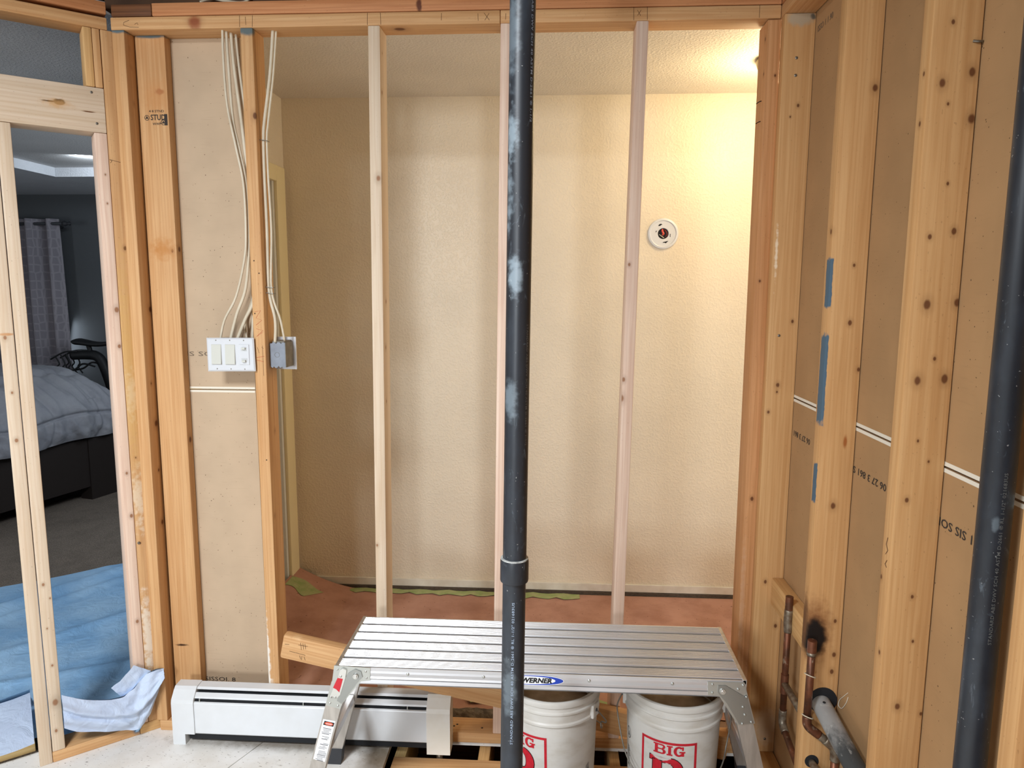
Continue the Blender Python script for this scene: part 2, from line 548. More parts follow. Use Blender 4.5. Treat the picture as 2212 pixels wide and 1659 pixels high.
# hall
HY = 1.253; HX = -1.335; HZ = 2.484
M_HALLFLOOR = plain('hall_underlayment', (150, 118, 92), 0.85, color2=(120, 92, 70), scale=10)
wallbox('floor_hall', (HX - 0.1, 0.0905, -0.019), (2.4, HY + 0.1, -0.0005), M_HALLFLOOR)
wallbox('wall_back', (HX - 0.1, HY, 0.0), (2.4, HY + 0.1, HZ), M_CREAM)
wallbox('ceiling_hall', (HX - 0.1, 0.06, HZ), (2.4, HY + 0.1, HZ + 0.05), M_CEIL)
wallbox('wall_hall_right', (2.3, 0.09, 0.0), (2.4, HY, HZ), M_CREAM)
wallbox('wall_hall_near', (0.77, 0.02, 0.0), (2.3, 0.10, HZ), M_CREAM)
# hall left wall with its door
DY0, DY1, DZ = 0.30, 1.118, 2.075
g = Geo()
g.box((HX - 0.11, 0.105, 0), (HX, DY0, HZ)).box((HX - 0.11, DY1, 0), (HX, HY - 0.001, HZ)).box((HX - 0.11, DY0, DZ), (HX, DY1, HZ))
g.build('wall_hall_left', M_CREAM)['kind'] = 'structure'
door = empty('door_1', (HX - 0.04, (DY0 + DY1) / 2, 0), kind='structure')
g = Geo().box((HX - 0.055, DY0 + 0.02, 0.012), (HX - 0.02, DY1 - 0.02, DZ - 0.02))
for z0, z1 in ((0.22, 0.95), (1.10, 1.92)):
    for y0, y1 in ((DY0 + 0.13, DY0 + 0.36), (DY0 + 0.46, DY1 - 0.13)):
        g.box((HX - 0.022, y0, z0), (HX - 0.014, y1, z1), None, 0.004)
g.build('door_slab', M_DOOR, door)
Geo().box((HX - 0.11, DY1 - 0.02, 0), (HX - 0.002, DY1, DZ)).build('door_jamb', M_DOOR, door)
Geo().box((HX - 0.11, DY0, 0), (HX - 0.002, DY0 + 0.02, DZ)).build('door_jamb', M_DOOR, door)
Geo().box((HX - 0.001, DY1, 0), (HX + 0.016, DY1 + 0.105, DZ + 0.075), None, 0.004).build('door_casing', M_CASING, door)
Geo().box((HX - 0.001, DY0 - 0.09, 0), (HX + 0.016, DY0, DZ + 0.075), None, 0.004).build('door_casing', M_CASING, door)
Geo().box((HX - 0.001, DY0, DZ), (HX + 0.016, DY1, DZ + 0.075), None, 0.004).build('door_casing', M_CASING, door)
# strip left at the foot of the hall wall
M_STRIP = plain('bare_wall_strip', (228, 222, 208), 0.7, color2=(206, 196, 178), scale=9)
Geo().box((HX + 0.002, HY - 0.010, 0.018), (2.3, HY - 0.0005, 0.058), None, 0.002).build('baseboard_back', M_STRIP)['kind'] = 'structure'
Geo().box((HX + 0.002, HY - 0.016, 0.0), (2.3, HY - 0.0005, 0.017)).build('trim_1', plain('dark_floor_edge', (98, 84, 70), 0.9, color2=(60, 52, 44), scale=60, stretch=(1, 8, 8)))['kind'] = 'structure'  # dark brown strip below the pale one

# middle drywall panel between bathroom and hall (left of the open studs): two sheets seen from the back
wm = empty('wall_middle', (-1.18, 0.095, 0), kind='structure')
Geo().box((-1.44, 0.0895, 0.0), (-1.023, 0.102, 1.222)).build('drywall_panel', M_PAPER, wm)
Geo().box((-1.44, 0.0895, 1.227), (-1.023, 0.102, 2.40)).build('drywall_panel', M_PAPER, wm)
Geo().box((-1.43, 0.0890, 1.2265), (-1.025, 0.0897, 1.2335)).build('panel_edge', M_EDGE, wm)
Geo().box((-1.43, 0.0890, 1.2145), (-1.025, 0.0897, 1.2215)).build('panel_edge', M_EDGE, wm)

# right wall, drywall seen from the back between the studs
XR = 0.664
wr = empty('wall_right', (XR + 0.095, -1.2, 0), kind='structure')
Geo().box((XR + 0.0895, -4.2, 0.0), (XR + 0.103, 0.06, 1.2365)).build('drywall_panel', M_PAPER_SHADED, wr)
Geo().box((XR + 0.0895, -4.2, 1.241), (XR + 0.103, 0.06, 2.42)).build('drywall_panel', M_PAPER_SHADED, wr)
Geo().box((XR + 0.0888, -4.2, 1.241), (XR + 0.0897, 0.05, 1.249)).build('panel_edge', M_EDGE, wr)
Geo().box((XR + 0.0888, -4.2, 1.2285), (XR + 0.0897, 0.05, 1.2365)).build('panel_edge', M_EDGE, wr)
g = Geo().tube([(0.7525, -0.557, 0.566), (0.7522, -0.530, 0.538), (0.7518, -0.515, 0.521), (0.7516, -0.509, 0.503), (0.7518, -0.530, 0.507), (0.7520, -0.552, 0.535), (0.7525, -0.560, 0.556)], 0.0008, 5)
g.build('torn_paper', M_EDGE, wr)
def on_right(y0, z0, flip):
    # reading direction runs towards the camera (flip: upside down)
    if flip:
        return lambda x, y: (XR + 0.0885, y0 + x, z0 - y)
    return lambda x, y: (XR + 0.0885, y0 - x, z0 + y)
lettering('sheet_print', '06 27 3 861', 0.024, on_right(-0.194, 1.139, True), M_INK, wr, bold=0.008, width=0.140)
lettering('sheet_print', '06 27 3 861 SI', 0.024, on_right(-0.674, 1.139, True), M_INK, wr, bold=0.008, width=0.184)
lettering('sheet_print', '861 SIS SOI', 0.024, on_right(-1.042, 1.139, True), M_INK, wr, bold=0.008, width=0.146)
lettering('sheet_print', 'ISSO 1 1 90', 0.024, lambda x, y: (XR + 0.0885, -0.055 - x, 2.312 + y), M_FADEINK, wr)
lettering('sheet_print', 'IS SOI', 0.022, lambda x, y: (-1.262 + x, 0.0884, 1.340 + y), M_FADEINK, wm, width=0.105)
lettering('sheet_print', 'SISSOI. 8', 0.022, lambda x, y: (-1.262 + x, 0.0884, 0.144 + y), M_INK, wm, width=0.115)

# roof deck over the open joists (dark above the plates) and the rest of the shell
M_DECK = plain('attic_boards', (92, 66, 46), 0.9, color2=(66, 46, 32), scale=6, stretch=(1, 20, 1))
slab('ceiling', [(-6.3, -4.2), (0.90, -4.2), (0.90, 0.10), (-1.40, 0.10), (-1.40, 4.05), (-6.3, 4.05)], 2.74, 2.78, M_DECK)

wallbox('trim_2', (-1.44, 0.048, 2.4495), (0.76, 0.088, 2.739), M_DECK)
# unseen wall piece added behind the camera to shade the right wall
wallbox('wall_rear_shade', (-0.38, -3.42, 0.0), (0.752, -3.30, 2.735), plain('rear_shade_board', (132, 104, 76), 0.9))
# bedroom behind the angled wall
BW = [(-1.452, 0.05), (-1.452, 3.95), (-6.2, 3.95), (-6.2, -3.75)]
def mat_carpet():
    n = NT('bedroom_carpet'); obj, vec = n.coords(False)
    f = n.noise(vec, 240.0, 2.0); g = n.noise(vec, 9.0, 3.0)
    col = n.mix(n.step(f, 0.3, 0.7), lin((150, 138, 126)), lin((96, 88, 80)))
    col = n.mix(n.step(g, 0.4, 0.7, 0.0, 0.3), col, lin((96, 88, 80)))
    n.bump(f, 0.6, 0.006)
    return n.finish(col, 0.95, 0.0, 0.1)
M_CARPET = mat_carpet()
BF = [aw(0.03, -0.10, 0)[:2], (-1.452, 0.105), (-1.452, 3.95), (-6.2, 3.95), aw(-6.0, -0.10, 0)[:2]]
slab('floor_bedroom', BF, -0.02, 0.0, M_CARPET)
slab('ceiling_bedroom', BF, 2.452, 2.49, M_BEDCEIL)
wallbox('wall_bedroom_back', (-6.2, 3.95, 0), (-1.452, 4.05, 2.452), M_BEDWALL)
wallbox('wall_bedroom_left', (-6.3, -3.9, 0), (-6.2, 4.05, 2.452), M_BEDWALL)
wallbox('wall_bedroom_right', (-1.452, 0.11, 0), (-1.446, 3.95, 2.452), M_BEDWALL)
# dropped soffit round the bedroom ceiling
M_SOFFIT = mat_wallpaint('soffit_paint', (206, 208, 212), 0.5, 0.6)
g = Geo().box((-3.72, 2.96, 2.385), (-1.46, 3.949, 2.4515)).box((-6.19, -1.2, 2.385), (-3.722, 3.949, 2.4515))
g.build('ceiling_soffit', M_SOFFIT)['kind'] = 'structure'
# rest of the angled wall, left of the doorway
g = Geo()
vs = [aw(-1.25, -0.002, 0.0), aw(-6.0, -0.002, 0.0), aw(-6.0, -0.095, 0.0), aw(-1.25, -0.095, 0.0)]
vs = vs + [(x, y, 2.36) for x, y, z in vs]
g.add(vs, [(0, 1, 2, 3), (4, 5, 6, 7), (0, 1, 5, 4), (1, 2, 6, 5), (2, 3, 7, 6), (3, 0, 4, 7)])
g.build('wall_left', M_PAPER)['kind'] = 'structure'

# ------------------------------------------------------------------ FRAMING of the open wall (front faces at Y = 0)
ZT = 2.372
GS = 'studs of the open wall'
s4 = vstud('wall_stud', -0.966, 0.0, 0.089, 0.038, ZT, 0.039, 'old', 'old rough-sawn orange stud with switch boxes on both sides', xt=-0.962, group=GS,
      knots=[(-0.945, 0.0, 2.11, 0.010), (-0.94, 0.05, 1.09, 0.007), (-0.94, 0.02, 0.8, 0.006), (-0.94, 0.06, 1.38, 0.008)],
      patches=[dict(center=(-0.96, 0.0, ZT - 0.005), half=(0.05, 0.03, 0.022), color=(102, 112, 112), soft=0.6, rag=0.6),
               dict(center=(-0.985, -0.002, 0.27), half=(0.012, 0.02, 0.20), color=(232, 226, 216), soft=0.6, rag=1.2),
               dict(center=(-0.97, -0.002, 0.13), half=(0.02, 0.02, 0.10), color=(232, 222, 206), soft=0.8, rag=1.5)])
n2 = vstud('wall_stud', -0.581, 0.0, 0.089, 0.038, ZT, 0.037, 'new', 'new pale stud, first one left of the tall black pipe', xt=-0.561, group=GS,
      knots=[(-0.556, 0.003, 1.917, 0.009), (-0.545, 0.03, 2.30, 0.004), (-0.545, 0.02, 2.18, 0.006), (-0.548, 0.04, 1.53, 0.007), (-0.55, 0.03, 1.38, 0.007), (-0.553, 0.03, 1.20, 0.006), (-0.587, 0.0, 0.711, 0.005)])
n3 = vstud('wall_stud', -0.176, 0.0, 0.089, 0.038, ZT, 0.038, 'pink', 'new pale stud mostly hidden behind the tall black pipe', xt=-0.152, group=GS)
n4 = vstud('wall_stud', 0.223, 0.0, 0.089, 0.038, ZT, 0.036, 'pink', 'new pinkish stud between the tall black pipe and the smoke detector base', xt=0.257, group=GS,
      knots=[(0.226, 0.0, 1.286, 0.007), (0.220, 0.0, 1.225, 0.011), (0.235, 0.0, 1.65, 0.005)],
      patches=[dict(center=(0.222, -0.0, 1.32), half=(0.004, 0.01, 0.11), color=(120, 76, 50), soft=0.6, rag=0.6)])
s2 = vstud('wall_stud', -1.381, 0.0, 0.089, 0.038, ZT, 0.040, 'old', 'old orange corner stud right of the narrow dark gap at the left corner', xt=-1.374, group=GS,
      knots=[(-1.36, 0.049, 1.5, 0.010), (-1.36, 0.044, 1.111, 0.012), (-1.36, 0.029, 1.251, 0.005), (-1.36, 0.042, 0.947, 0.006), (-1.36, 0.044, 0.76, 0.009), (-1.36, 0.025, 2.326, 0.005), (-1.36, 0.029, 2.268, 0.005), (-1.36, 0.031, 2.158, 0.006)],
      patches=[dict(center=(-1.375, 0.0, ZT), half=(0.05, 0.05, 0.012), color=(98, 112, 116), soft=0.6, rag=0.4)])
nl = vstud('nailer_stud', -1.305, 0.051, 0.088, 0.038, ZT, 0.098, 'old', 'old orange stud set flat, stamped near its top, left of the tan drywall', xt=-1.302, group=GS,
      knots=[(-1.268, 0.051, 1.694, 0.006), (-1.253, 0.07, 1.70, 0.008), (-1.252, 0.07, 1.05, 0.011)],
      patches=[dict(center=(-1.28, 0.051, 2.20), half=(0.022, 0.01, 0.012), color=(150, 84, 50), soft=0.7, rag=1.0),
               dict(center=(-1.29, 0.051, 2.18), half=(0.06, 0.02, 0.08), color=(196, 138, 84), soft=0.9, rag=0.8, amount=0.6),
               dict(center=(-1.30, 0.051, 1.70), half=(0.06, 0.02, 0.05), color=(186, 126, 66), soft=0.9, rag=1.2, amount=0.8),
               dict(center=(-1.30, 0.051, ZT), half=(0.08, 0.05, 0.012), color=(98, 112, 116), soft=0.6, rag=0.4),
               dict(center=(-1.32, 0.051, 0.30), half=(0.03, 0.02, 0.006), color=(70, 44, 26), soft=0.7, rag=0.8)])
ps = vstud('wall_stud', 0.648, 0.0, 0.089, 0.038, ZT - 0.003, 0.040, 'oldbrown', 'old reddish end stud at the right end of the open wall', xt=0.646, group=GS,
      knots=[(0.655, 0.0, 2.21, 0.004), (0.628, 0.02, 2.22, 0.006), (0.628, 0.02, 2.32, 0.006), (0.64, 0, 1.6, 0.004), (0.65, 0, 0.9, 0.006)],
      patches=[dict(center=(0.635, -0.0, 0.55), half=(0.012, 0.015, 0.30), color=(206, 170, 140), soft=0.9, rag=1.6, amount=0.35)])
for z_, dy_ in ((2.145, 0.004), (2.085, -0.003)):
    Geo().tube([(0.6275, 0.03, z_), (0.619, 0.03, z_ - 0.003), (0.612, 0.03 + dy_, z_ - 0.008)], 0.0016, 6).build('bent_nail', M_DARKNAIL, ps)
# pencil ticks, stamp, nails
lettering('grade_stamp', 'STUD', 0.024, lambda x, y: (-1.314 + x, 0.0505, 2.112 + y), M_INK, nl, bold=0.02, width=0.050)
lettering('grade_stamp', '4 8 STND', 0.010, lambda x, y: (-1.318 + x, 0.0505, 2.136 + y), M_INK, nl, bold=0.01, width=0.05)
lettering('grade_stamp', 'WWP', 0.011, lambda x, y: (-1.308 + x, 0.0505, 2.096 + y), M_INK, nl, bold=0.01)
for cx, cz in ((-1.326, 2.119), (-1.272, 2.104)):
    Geo().lathe([(0.0085, 0.0003), (0.0085, 0.0005), (0.0068, 0.0005), (0.0068, 0.0003)], cyl_M((cx, 0.051, cz), (0, -1, 0)), 24, closed=True).build('stamp_ring', M_INK, nl)
    tri = [(cx + 0.006 * math.sin(a * 2.094), cz + 0.006 * math.cos(a * 2.094)) for a in range(3)]
    Geo().prism(tri, 0.0503, 0.0506).build('stamp_triangle', M_INK, nl)
Geo().box((-1.268, 0.0502, 2.095), (-1.258, 0.0507, 2.130)).build('stamp_bar', M_INK, nl)
heads('nail_head', [(x, -0.0002, z) for x, z in ((-0.975, 1.49), (-0.955, 1.62), (-0.97, 1.66), (-0.957, 1.0))], (0, -1, 0), 0.0022, 0.001, M_DARKNAIL, s4)
def strokes(name, segs, mat, parent, r=0.0008):
    for s in segs:
        Geo().tube([(x, y, z) for x, y, z in s], r, 4, smooth=False).build(name, mat, parent)
strokes('crayon_mark', [[(-0.975, -0.0002, 1.495), (-0.955, -0.0002, 1.50), (-0.972, -0.0002, 1.475), (-0.952, -0.0002, 1.468), (-0.973, -0.0002, 1.452)],
                        [(-0.972, -0.0002, 1.44), (-0.95, -0.0002, 1.435), (-0.972, -0.0002, 1.415), (-0.952, -0.0002, 1.428)],
                        [(-0.976, -0.0002, 1.345), (-0.950, -0.0002, 1.350)], [(-0.976, -0.0002, 1.337), (-0.952, -0.0002, 1.332)]], M_REDPENCIL, s4, 0.0006)
strokes('pencil_mark', [[(-0.954, -0.0002, 1.385), (-0.954, -0.0002, 1.285)], [(-0.972, -0.0002, 1.38), (-0.966, -0.0002, 1.36)], [(-0.957, -0.0002, 1.38), (-0.951, -0.0002, 1.375)]], M_PENCIL, s4, 0.0005)

# plates
lp = lumber('top_plate', (-1.396, 0.0445, ZT + 0.019), (-0.1725, 0.0445, ZT + 0.019), (0, 1, 0), 0.089, 0.038, 'old', 'lower top plate left of the black pipe, with pencil layout marks', 'top plate', 'top plates of the open wall',
       knots=[(-1.125, 0.0, 2.391, 0.013), (-0.488, 0.035, 2.372, 0.016)],
       patches=[dict(center=(-1.125, 0.0, 2.391), half=(0.028, 0.01, 0.03), color=(150, 84, 52), soft=0.6, rag=0.5, amount=0.8)])
lp2 = lumber('top_plate', (-0.1715, 0.0445, ZT + 0.019), (0.6635, 0.0445, ZT + 0.019), (0, 1, 0), 0.089, 0.038, 'old', 'lower top plate right of the black pipe, above the pinkish stud', 'top plate', 'top plates of the open wall')
up1 = lumber('top_plate', (-1.392, 0.0445, ZT + 0.0575), (-1.262, 0.0445, ZT + 0.0575), (0, 1, 0), 0.089, 0.036, 'dark', 'short dark upper plate end above the left corner stud', 'top plate', 'top plates of the open wall')
up2 = lumber('top_plate', (-1.260, 0.0435, ZT + 0.0585), (0.6635, 0.0435, ZT + 0.0585), (0, 1, 0), 0.089, 0.038, 'oldred', 'long reddish upper top plate along the top of the photo', 'top plate', 'top plates of the open wall',
       patches=[dict(center=(-0.42, 0.0, 2.43), half=(0.012, 0.02, 0.03), color=(96, 52, 32), soft=0.6, rag=0.8)])
yk = -0.0003
strokes('pencil_mark', [[(-0.981, yk, 2.408), (-0.982, yk, 2.374)], [(-0.963, yk, 2.404), (-0.962, yk, 2.38)], [(-0.940, yk, 2.408), (-0.942, yk, 2.374)],
                        [(-0.580, yk, 2.408), (-0.581, yk, 2.374)], [(-0.540, yk, 2.408), (-0.539, yk, 2.374)], [(-0.351, yk, 2.404), (-0.352, yk, 2.383)],
                        [(-0.240, yk, 2.401), (-0.239, yk, 2.380)], [(-0.221, yk, 2.402), (-0.205, yk, 2.381)], [(-0.206, yk, 2.401), (-0.219, yk, 2.381)],
                        [(-1.335, yk, 2.400), (-1.352, yk, 2.394), (-1.354, yk, 2.386), (-1.334, yk, 2.380), (-1.305, yk, 2.379)],
                        [(-1.318, yk, 2.388), (-1.309, yk, 2.392), (-1.307, yk, 2.386)]], M_PENCIL, lp, 0.0006)
strokes('pencil_mark', [[(-0.155, yk, 2.40), (-0.156, yk, 2.382)], [(0.229, yk, 2.411), (0.230, yk, 2.374)], [(0.269, yk, 2.411), (0.270, yk, 2.374)],
                        [(0.240, yk, 2.402), (0.250, yk, 2.386)], [(0.251, yk, 2.402), (0.241, yk, 2.387)], [(0.60, yk, 2.409), (0.60, yk, 2.374)]], M_PENCIL, lp2, 0.0006)
sp = lumber('sole_plate', (-1.39, 0.0445, 0.019), (0.6635, 0.0445, 0.019), (0, 1, 0), 0.089, 0.038, 'old', 'old sole plate on the floor under the open wall, behind the buckets', 'sole plate')
heads('nail_head', [(x, y, 0.038) for x, y in ((-0.335, 0.035), (-0.325, 0.045), (-0.352, 0.03), (-0.235, 0.03))], (0, 0, 1), 0.004, 0.001, M_DARKNAIL, sp)

# fallen brace leaning across the studs
bz = lambda x: 0.357 - 0.208 * (x + 0.921)
br = lumber('brace_board', (-0.918, -0.0205, bz(-0.918)), (0.604, -0.0205, bz(0.604)), (0, 1, 0), 0.038, 0.087, 'old', 'loose orange board leaning diagonally across the studs behind the aluminium bench', 'board', bevel=0.008,
       patches=[dict(center=(-0.86, -0.04, 0.40), half=(0.03, 0.03, 0.02), color=(232, 196, 150), soft=0.8, rag=0.8, amount=0.6)])
fb = lambda dx, dz: (-0.87 + dx, -0.0398, bz(-0.87) - 0.208 * dx + dz)
strokes('pencil_mark', [[fb(-0.02, -0.01), fb(0.035, -0.012)], [fb(0.02, 0.03), fb(0.022, 0.005)], [fb(0.028, 0.03), fb(0.030, 0.008)], [fb(0.035, 0.03), fb(0.037, 0.01)], [fb(0.012, 0.02), fb(0.044, 0.022)],
                        [fb(0.015, -0.018), fb(0.018, -0.03)], [fb(0.023, -0.018), fb(0.021, -0.032)], [fb(0.030, -0.018), fb(0.034, -0.030)], [fb(-0.035, 0.012), fb(-0.02, 0.014)]], M_PENCIL, br, 0.0007)

# ------------------------------------------------------------------ RIGHT WALL framing
GR = 'studs of the right wall'
cs = lumber('wall_stud', (XR + 0.0445, -0.0195, 0.038), (XR + 0.0445, -0.0195, 2.372), (1, 0, 0), 0.0885, 0.037, 'pine', 'wide yellow stud in the right corner with bright nail heads', group=GR,
       knots=[(0.715, -0.038, 2.114, 0.0048), (0.694, -0.038, 2.082, 0.003), (0.734, -0.038, 1.477, 0.005), (0.7, -0.038, 1.279, 0.007), (0.699, -0.038, 1.257, 0.004), (0.676, -0.038, 1.193, 0.005), (0.735, -0.038, 0.485, 0.006), (0.695, -0.038, 0.635, 0.006)],
       patches=[dict(center=(0.71, -0.038, 2.36), half=(0.05, 0.02, 0.03), color=(176, 158, 132), soft=0.5, rag=0.7),
                dict(center=(0.745, -0.038, 2.362), half=(0.010, 0.02, 0.016), color=(104, 96, 84), soft=0.8, rag=1.4),
                dict(center=(0.72, -0.04, 0.13), half=(0.05, 0.03, 0.09), color=(206, 184, 156), soft=0.7, rag=0.5, amount=0.7),
                dict(center=(0.675, -0.038, 1.68), half=(0.006, 0.02, 0.10), color=(232, 214, 186), soft=0.8, rag=2.0, amount=0.8)])
for p in ((0.703, -0.038, 2.248), (0.703, -0.038, 2.199), (0.696, -0.038, 1.433), (0.721, -0.038, 0.085)):
    bead(Geo(), p, (0, -1, 0), 0.0045, 0.002).build('nail_head', M_NAIL, cs)
sa = lumber('wall_stud', (XR + 0.0440, -0.4815, 0.038), (XR + 0.0440, -0.4815, 2.372), (1, 0, 0), 0.087, 0.037, 'pine', 'stud with blue paint smears and a scorched patch behind a copper stub', group=GR,
       knots=[(0.74, -0.5, 2.04, 0.008), (0.719, -0.5, 1.495, 0.006), (0.72, -0.5, 1.633, 0.004), (0.747, -0.5, 1.381, 0.005), (0.708, -0.5, 1.035, 0.008), (0.733, -0.5, 0.729, 0.005), (0.736, -0.5, 0.637, 0.006), (0.733, -0.5, 0.59, 0.006), (0.664, -0.49, 1.713, 0.007)],
       patches=[dict(center=(0.660, -0.492, 1.590), half=(0.012, 0.017, 0.062), color=(78, 100, 116), soft=0.12, rag=0.35, ell=False),
                dict(center=(0.660, -0.489, 1.355), half=(0.012, 0.019, 0.118), color=(78, 100, 116), soft=0.12, rag=0.35, ell=False),
                dict(center=(0.660, -0.485, 1.090), half=(0.012, 0.013, 0.054), color=(78, 100, 116), soft=0.12, rag=0.5, ell=False),
                dict(center=(0.727, -0.5, 1.20), half=(0.007, 0.01, 0.022), color=(158, 96, 50), soft=0.7, rag=0.3),
                dict(center=(0.680, -0.50, 0.70), half=(0.062, 0.07, 0.12), color=(120, 72, 38), soft=0.8, rag=0.6, amount=0.85),
                dict(center=(0.682, -0.505, 0.682), half=(0.040, 0.07, 0.068), color=(24, 17, 14), soft=0.45, rag=0.35),
                dict(center=(0.664, -0.478, 0.72), half=(0.01, 0.028, 0.10), color=(110, 76, 48), soft=0.8, rag=0.6)])
sb = lumber('wall_stud', (XR + 0.0440, -0.8815, 0.038), (XR + 0.0440, -0.8815, 2.372), (1, 0, 0), 0.087, 0.037, 'pine', 'knotty pale pine stud just left of the black pipe on the right wall', group=GR,
       knots=[(0.699, -0.9, 2.045, 0.004), (0.689, -0.9, 1.942, 0.0075), (0.739, -0.9, 1.96, 0.0075), (0.702, -0.9, 1.906, 0.003), (0.745, -0.9, 1.88, 0.008), (0.713, -0.9, 1.767, 0.003), (0.689, -0.9, 1.672, 0.0045), (0.731, -0.9, 1.682, 0.0055), (0.694, -0.9, 1.548, 0.0085), (0.748, -0.9, 1.552, 0.007), (0.716, -0.9, 1.447, 0.004), (0.688, -0.9, 1.405, 0.0085), (0.737, -0.9, 1.409, 0.008), (0.698, -0.9, 1.289, 0.003), (0.721, -0.9, 1.249, 0.003), (0.686, -0.9, 1.172, 0.005), (0.712, -0.9, 0.976, 0.004), (0.72, -0.9, 0.883, 0.003), (0.701, -0.9, 0.743, 0.0065), (0.748, -0.9, 0.729, 0.004),
              (0.664, -0.882, 1.963, 0.004), (0.664, -0.881, 1.876, 0.005), (0.664, -0.868, 1.003, 0.005), (0.664, -0.885, 0.85, 0.005)])
sc_ = lumber('wall_stud', (XR + 0.0440, -1.2800, 0.038), (XR + 0.0440, -1.2800, 2.372), (1, 0, 0), 0.087, 0.037, 'pine', 'yellow stud at the lower right edge, right of the black pipe', group=GR,
       patches=[dict(center=(0.664, -1.28, 0.84), half=(0.01, 0.03, 0.003), color=(236, 222, 196), soft=0.6, rag=0.4)])
strokes('pencil_mark', [[(XR - 0.0003, -0.884, 1.09), (XR - 0.0003, -0.880, 1.075), (XR - 0.0003, -0.888, 1.065), (XR - 0.0003, -0.880, 1.055)],
                        [(XR - 0.0003, -0.888, 1.045), (XR - 0.0003, -0.881, 1.035), (XR - 0.0003, -0.888, 1.03)]], M_PENCIL, sb, 0.0006)
Geo().tube([(0.735, -0.9015, 2.012), (0.744, -0.905, 2.010), (0.752, -0.9015, 2.011)], 0.0022, 6).build('bent_nail', M_NAIL, sb)
lumber('top_plate', (XR + 0.0440, 0.088, 2.391), (XR + 0.0440, -4.0, 2.391), (1, 0, 0), 0.087, 0.0375, 'old', 'orange top plate running along the right wall above the corner', 'top plate', 'top plates of the right wall')
lumber('top_plate', (XR + 0.0440, 0.088, 2.430), (XR + 0.0440, -4.0, 2.430), (1, 0, 0), 0.087, 0.038, 'oldred', 'upper reddish top plate along the right wall', 'top plate', 'top plates of the right wall')
lumber('sole_plate', (XR + 0.0440, -0.002, 0.019), (XR + 0.0440, -4.0, 0.019), (1, 0, 0), 0.087, 0.038, 'oldtan', 'dusty sole plate along the foot of the right wall', 'sole plate')
blk = lumber('blocking_board', (XR + 0.0700, -0.0385, 0.605), (XR + 0.0700, -0.4625, 0.605), (1, 0, 0), 0.0375, 0.089, 'oldtan', 'short horizontal block behind the left copper stub', 'board',
       patches=[dict(center=(0.72, -0.46, 0.60), half=(0.03, 0.10, 0.07), color=(60, 40, 26), soft=0.9, rag=0.5, amount=0.8)])

# ------------------------------------------------------------------ ANGLED WALL framing
def awstud(name, s0, s1, z0, z1, kind, label, depth=0.089, cat='stud', group='framing of the angled wall', **kw):
    sm = (s0 + s1) / 2
    return lumber(name, aw(sm, -depth / 2, z0), aw(sm, -depth / 2, z1), AWD, s1 - s0, depth, kind, label, cat, group, **kw)
k1 = awstud('king_stud', -0.0165, 0.0175, 0.038, ZT, 'old', 'old paint-flecked stud left of the narrow dark gap in the corner',
       knots=[aw(0.012, 0, 1.70) + (0.006,), aw(0.0, 0, 1.0) + (0.003,)],
       patches=[dict(center=aw(0.0, 0, 1.22), half=(0.02, 0.02, 0.10), color=(226, 210, 184), soft=0.8, rag=2.2, amount=0.8),
                dict(center=aw(0.0, 0, 0.86), half=(0.02, 0.02, 0.14), color=(226, 210, 184), soft=0.8, rag=2.2, amount=0.7),
                dict(center=aw(0.0, 0, 0.36), half=(0.02, 0.02, 0.20), color=(230, 218, 200), soft=0.8, rag=2.0, amount=0.8),
                dict(center=aw(0.0, 0, 1.30), half=(0.04, 0.04, 0.5), color=(206, 164, 98), soft=0.8, rag=1.0, amount=0.6)])
bead(Geo(), aw(-0.008, 0.0, 0.70), AWN, 0.005, 0.005).build('screw_head', M_NAIL, k1)
strokes('pencil_mark', [[aw(-0.016, 0.0004, 1.978), aw(0.017, 0.0004, 1.972)], [aw(-0.014, 0.0004, 1.978), aw(-0.009, 0.0004, 1.974), aw(-0.013, 0.0004, 1.968)]], M_PENCIL, k1, 0.0006)
awstud('trimmer_stud', -0.0525, -0.0175, 0.038, 2.0575, 'pink', 'new pinkish trimmer stud under the header, beside the old paint-flecked stud',
       knots=[aw(-0.03, 0, 1.93) + (0.003,), aw(-0.03, 0, 1.84) + (0.003,), aw(-0.025, 0, 1.50) + (0.008,), aw(-0.025, 0, 1.38) + (0.006,), aw(-0.03, 0, 0.95) + (0.005,), aw(-0.025, 0, 0.80) + (0.006,), aw(-0.03, 0, 0.42) + (0.006,)])
awstud('trimmer_stud', -0.3050, -0.2690, 0.038, 2.0575, 'new', 'right one of the two new studs nailed together at the left edge',
       knots=[aw(-0.29, 0, 0.62) + (0.005,), aw(-0.29, 0, 0.47) + (0.003,), aw(-0.285, 0, 0.34) + (0.004,), aw(-0.285, 0, 0.21) + (0.011,), aw(-0.29, 0, 0.11) + (0.005,), aw(-0.275, 0, 0.57) + (0.003,)])
awstud('trimmer_stud', -0.3430, -0.3070, 0.0, 2.0575, 'new', 'left one of the two new studs nailed together at the left edge',
       knots=[aw(-0.33, 0, 1.42) + (0.006,), aw(-0.325, 0, 1.25) + (0.004,), aw(-0.325, 0, 1.10) + (0.006,)],
       patches=[dict(center=aw(-0.325, 0, 1.43), half=(0.02, 0.02, 0.006), color=(196, 150, 108), soft=0.6, rag=0.5)])
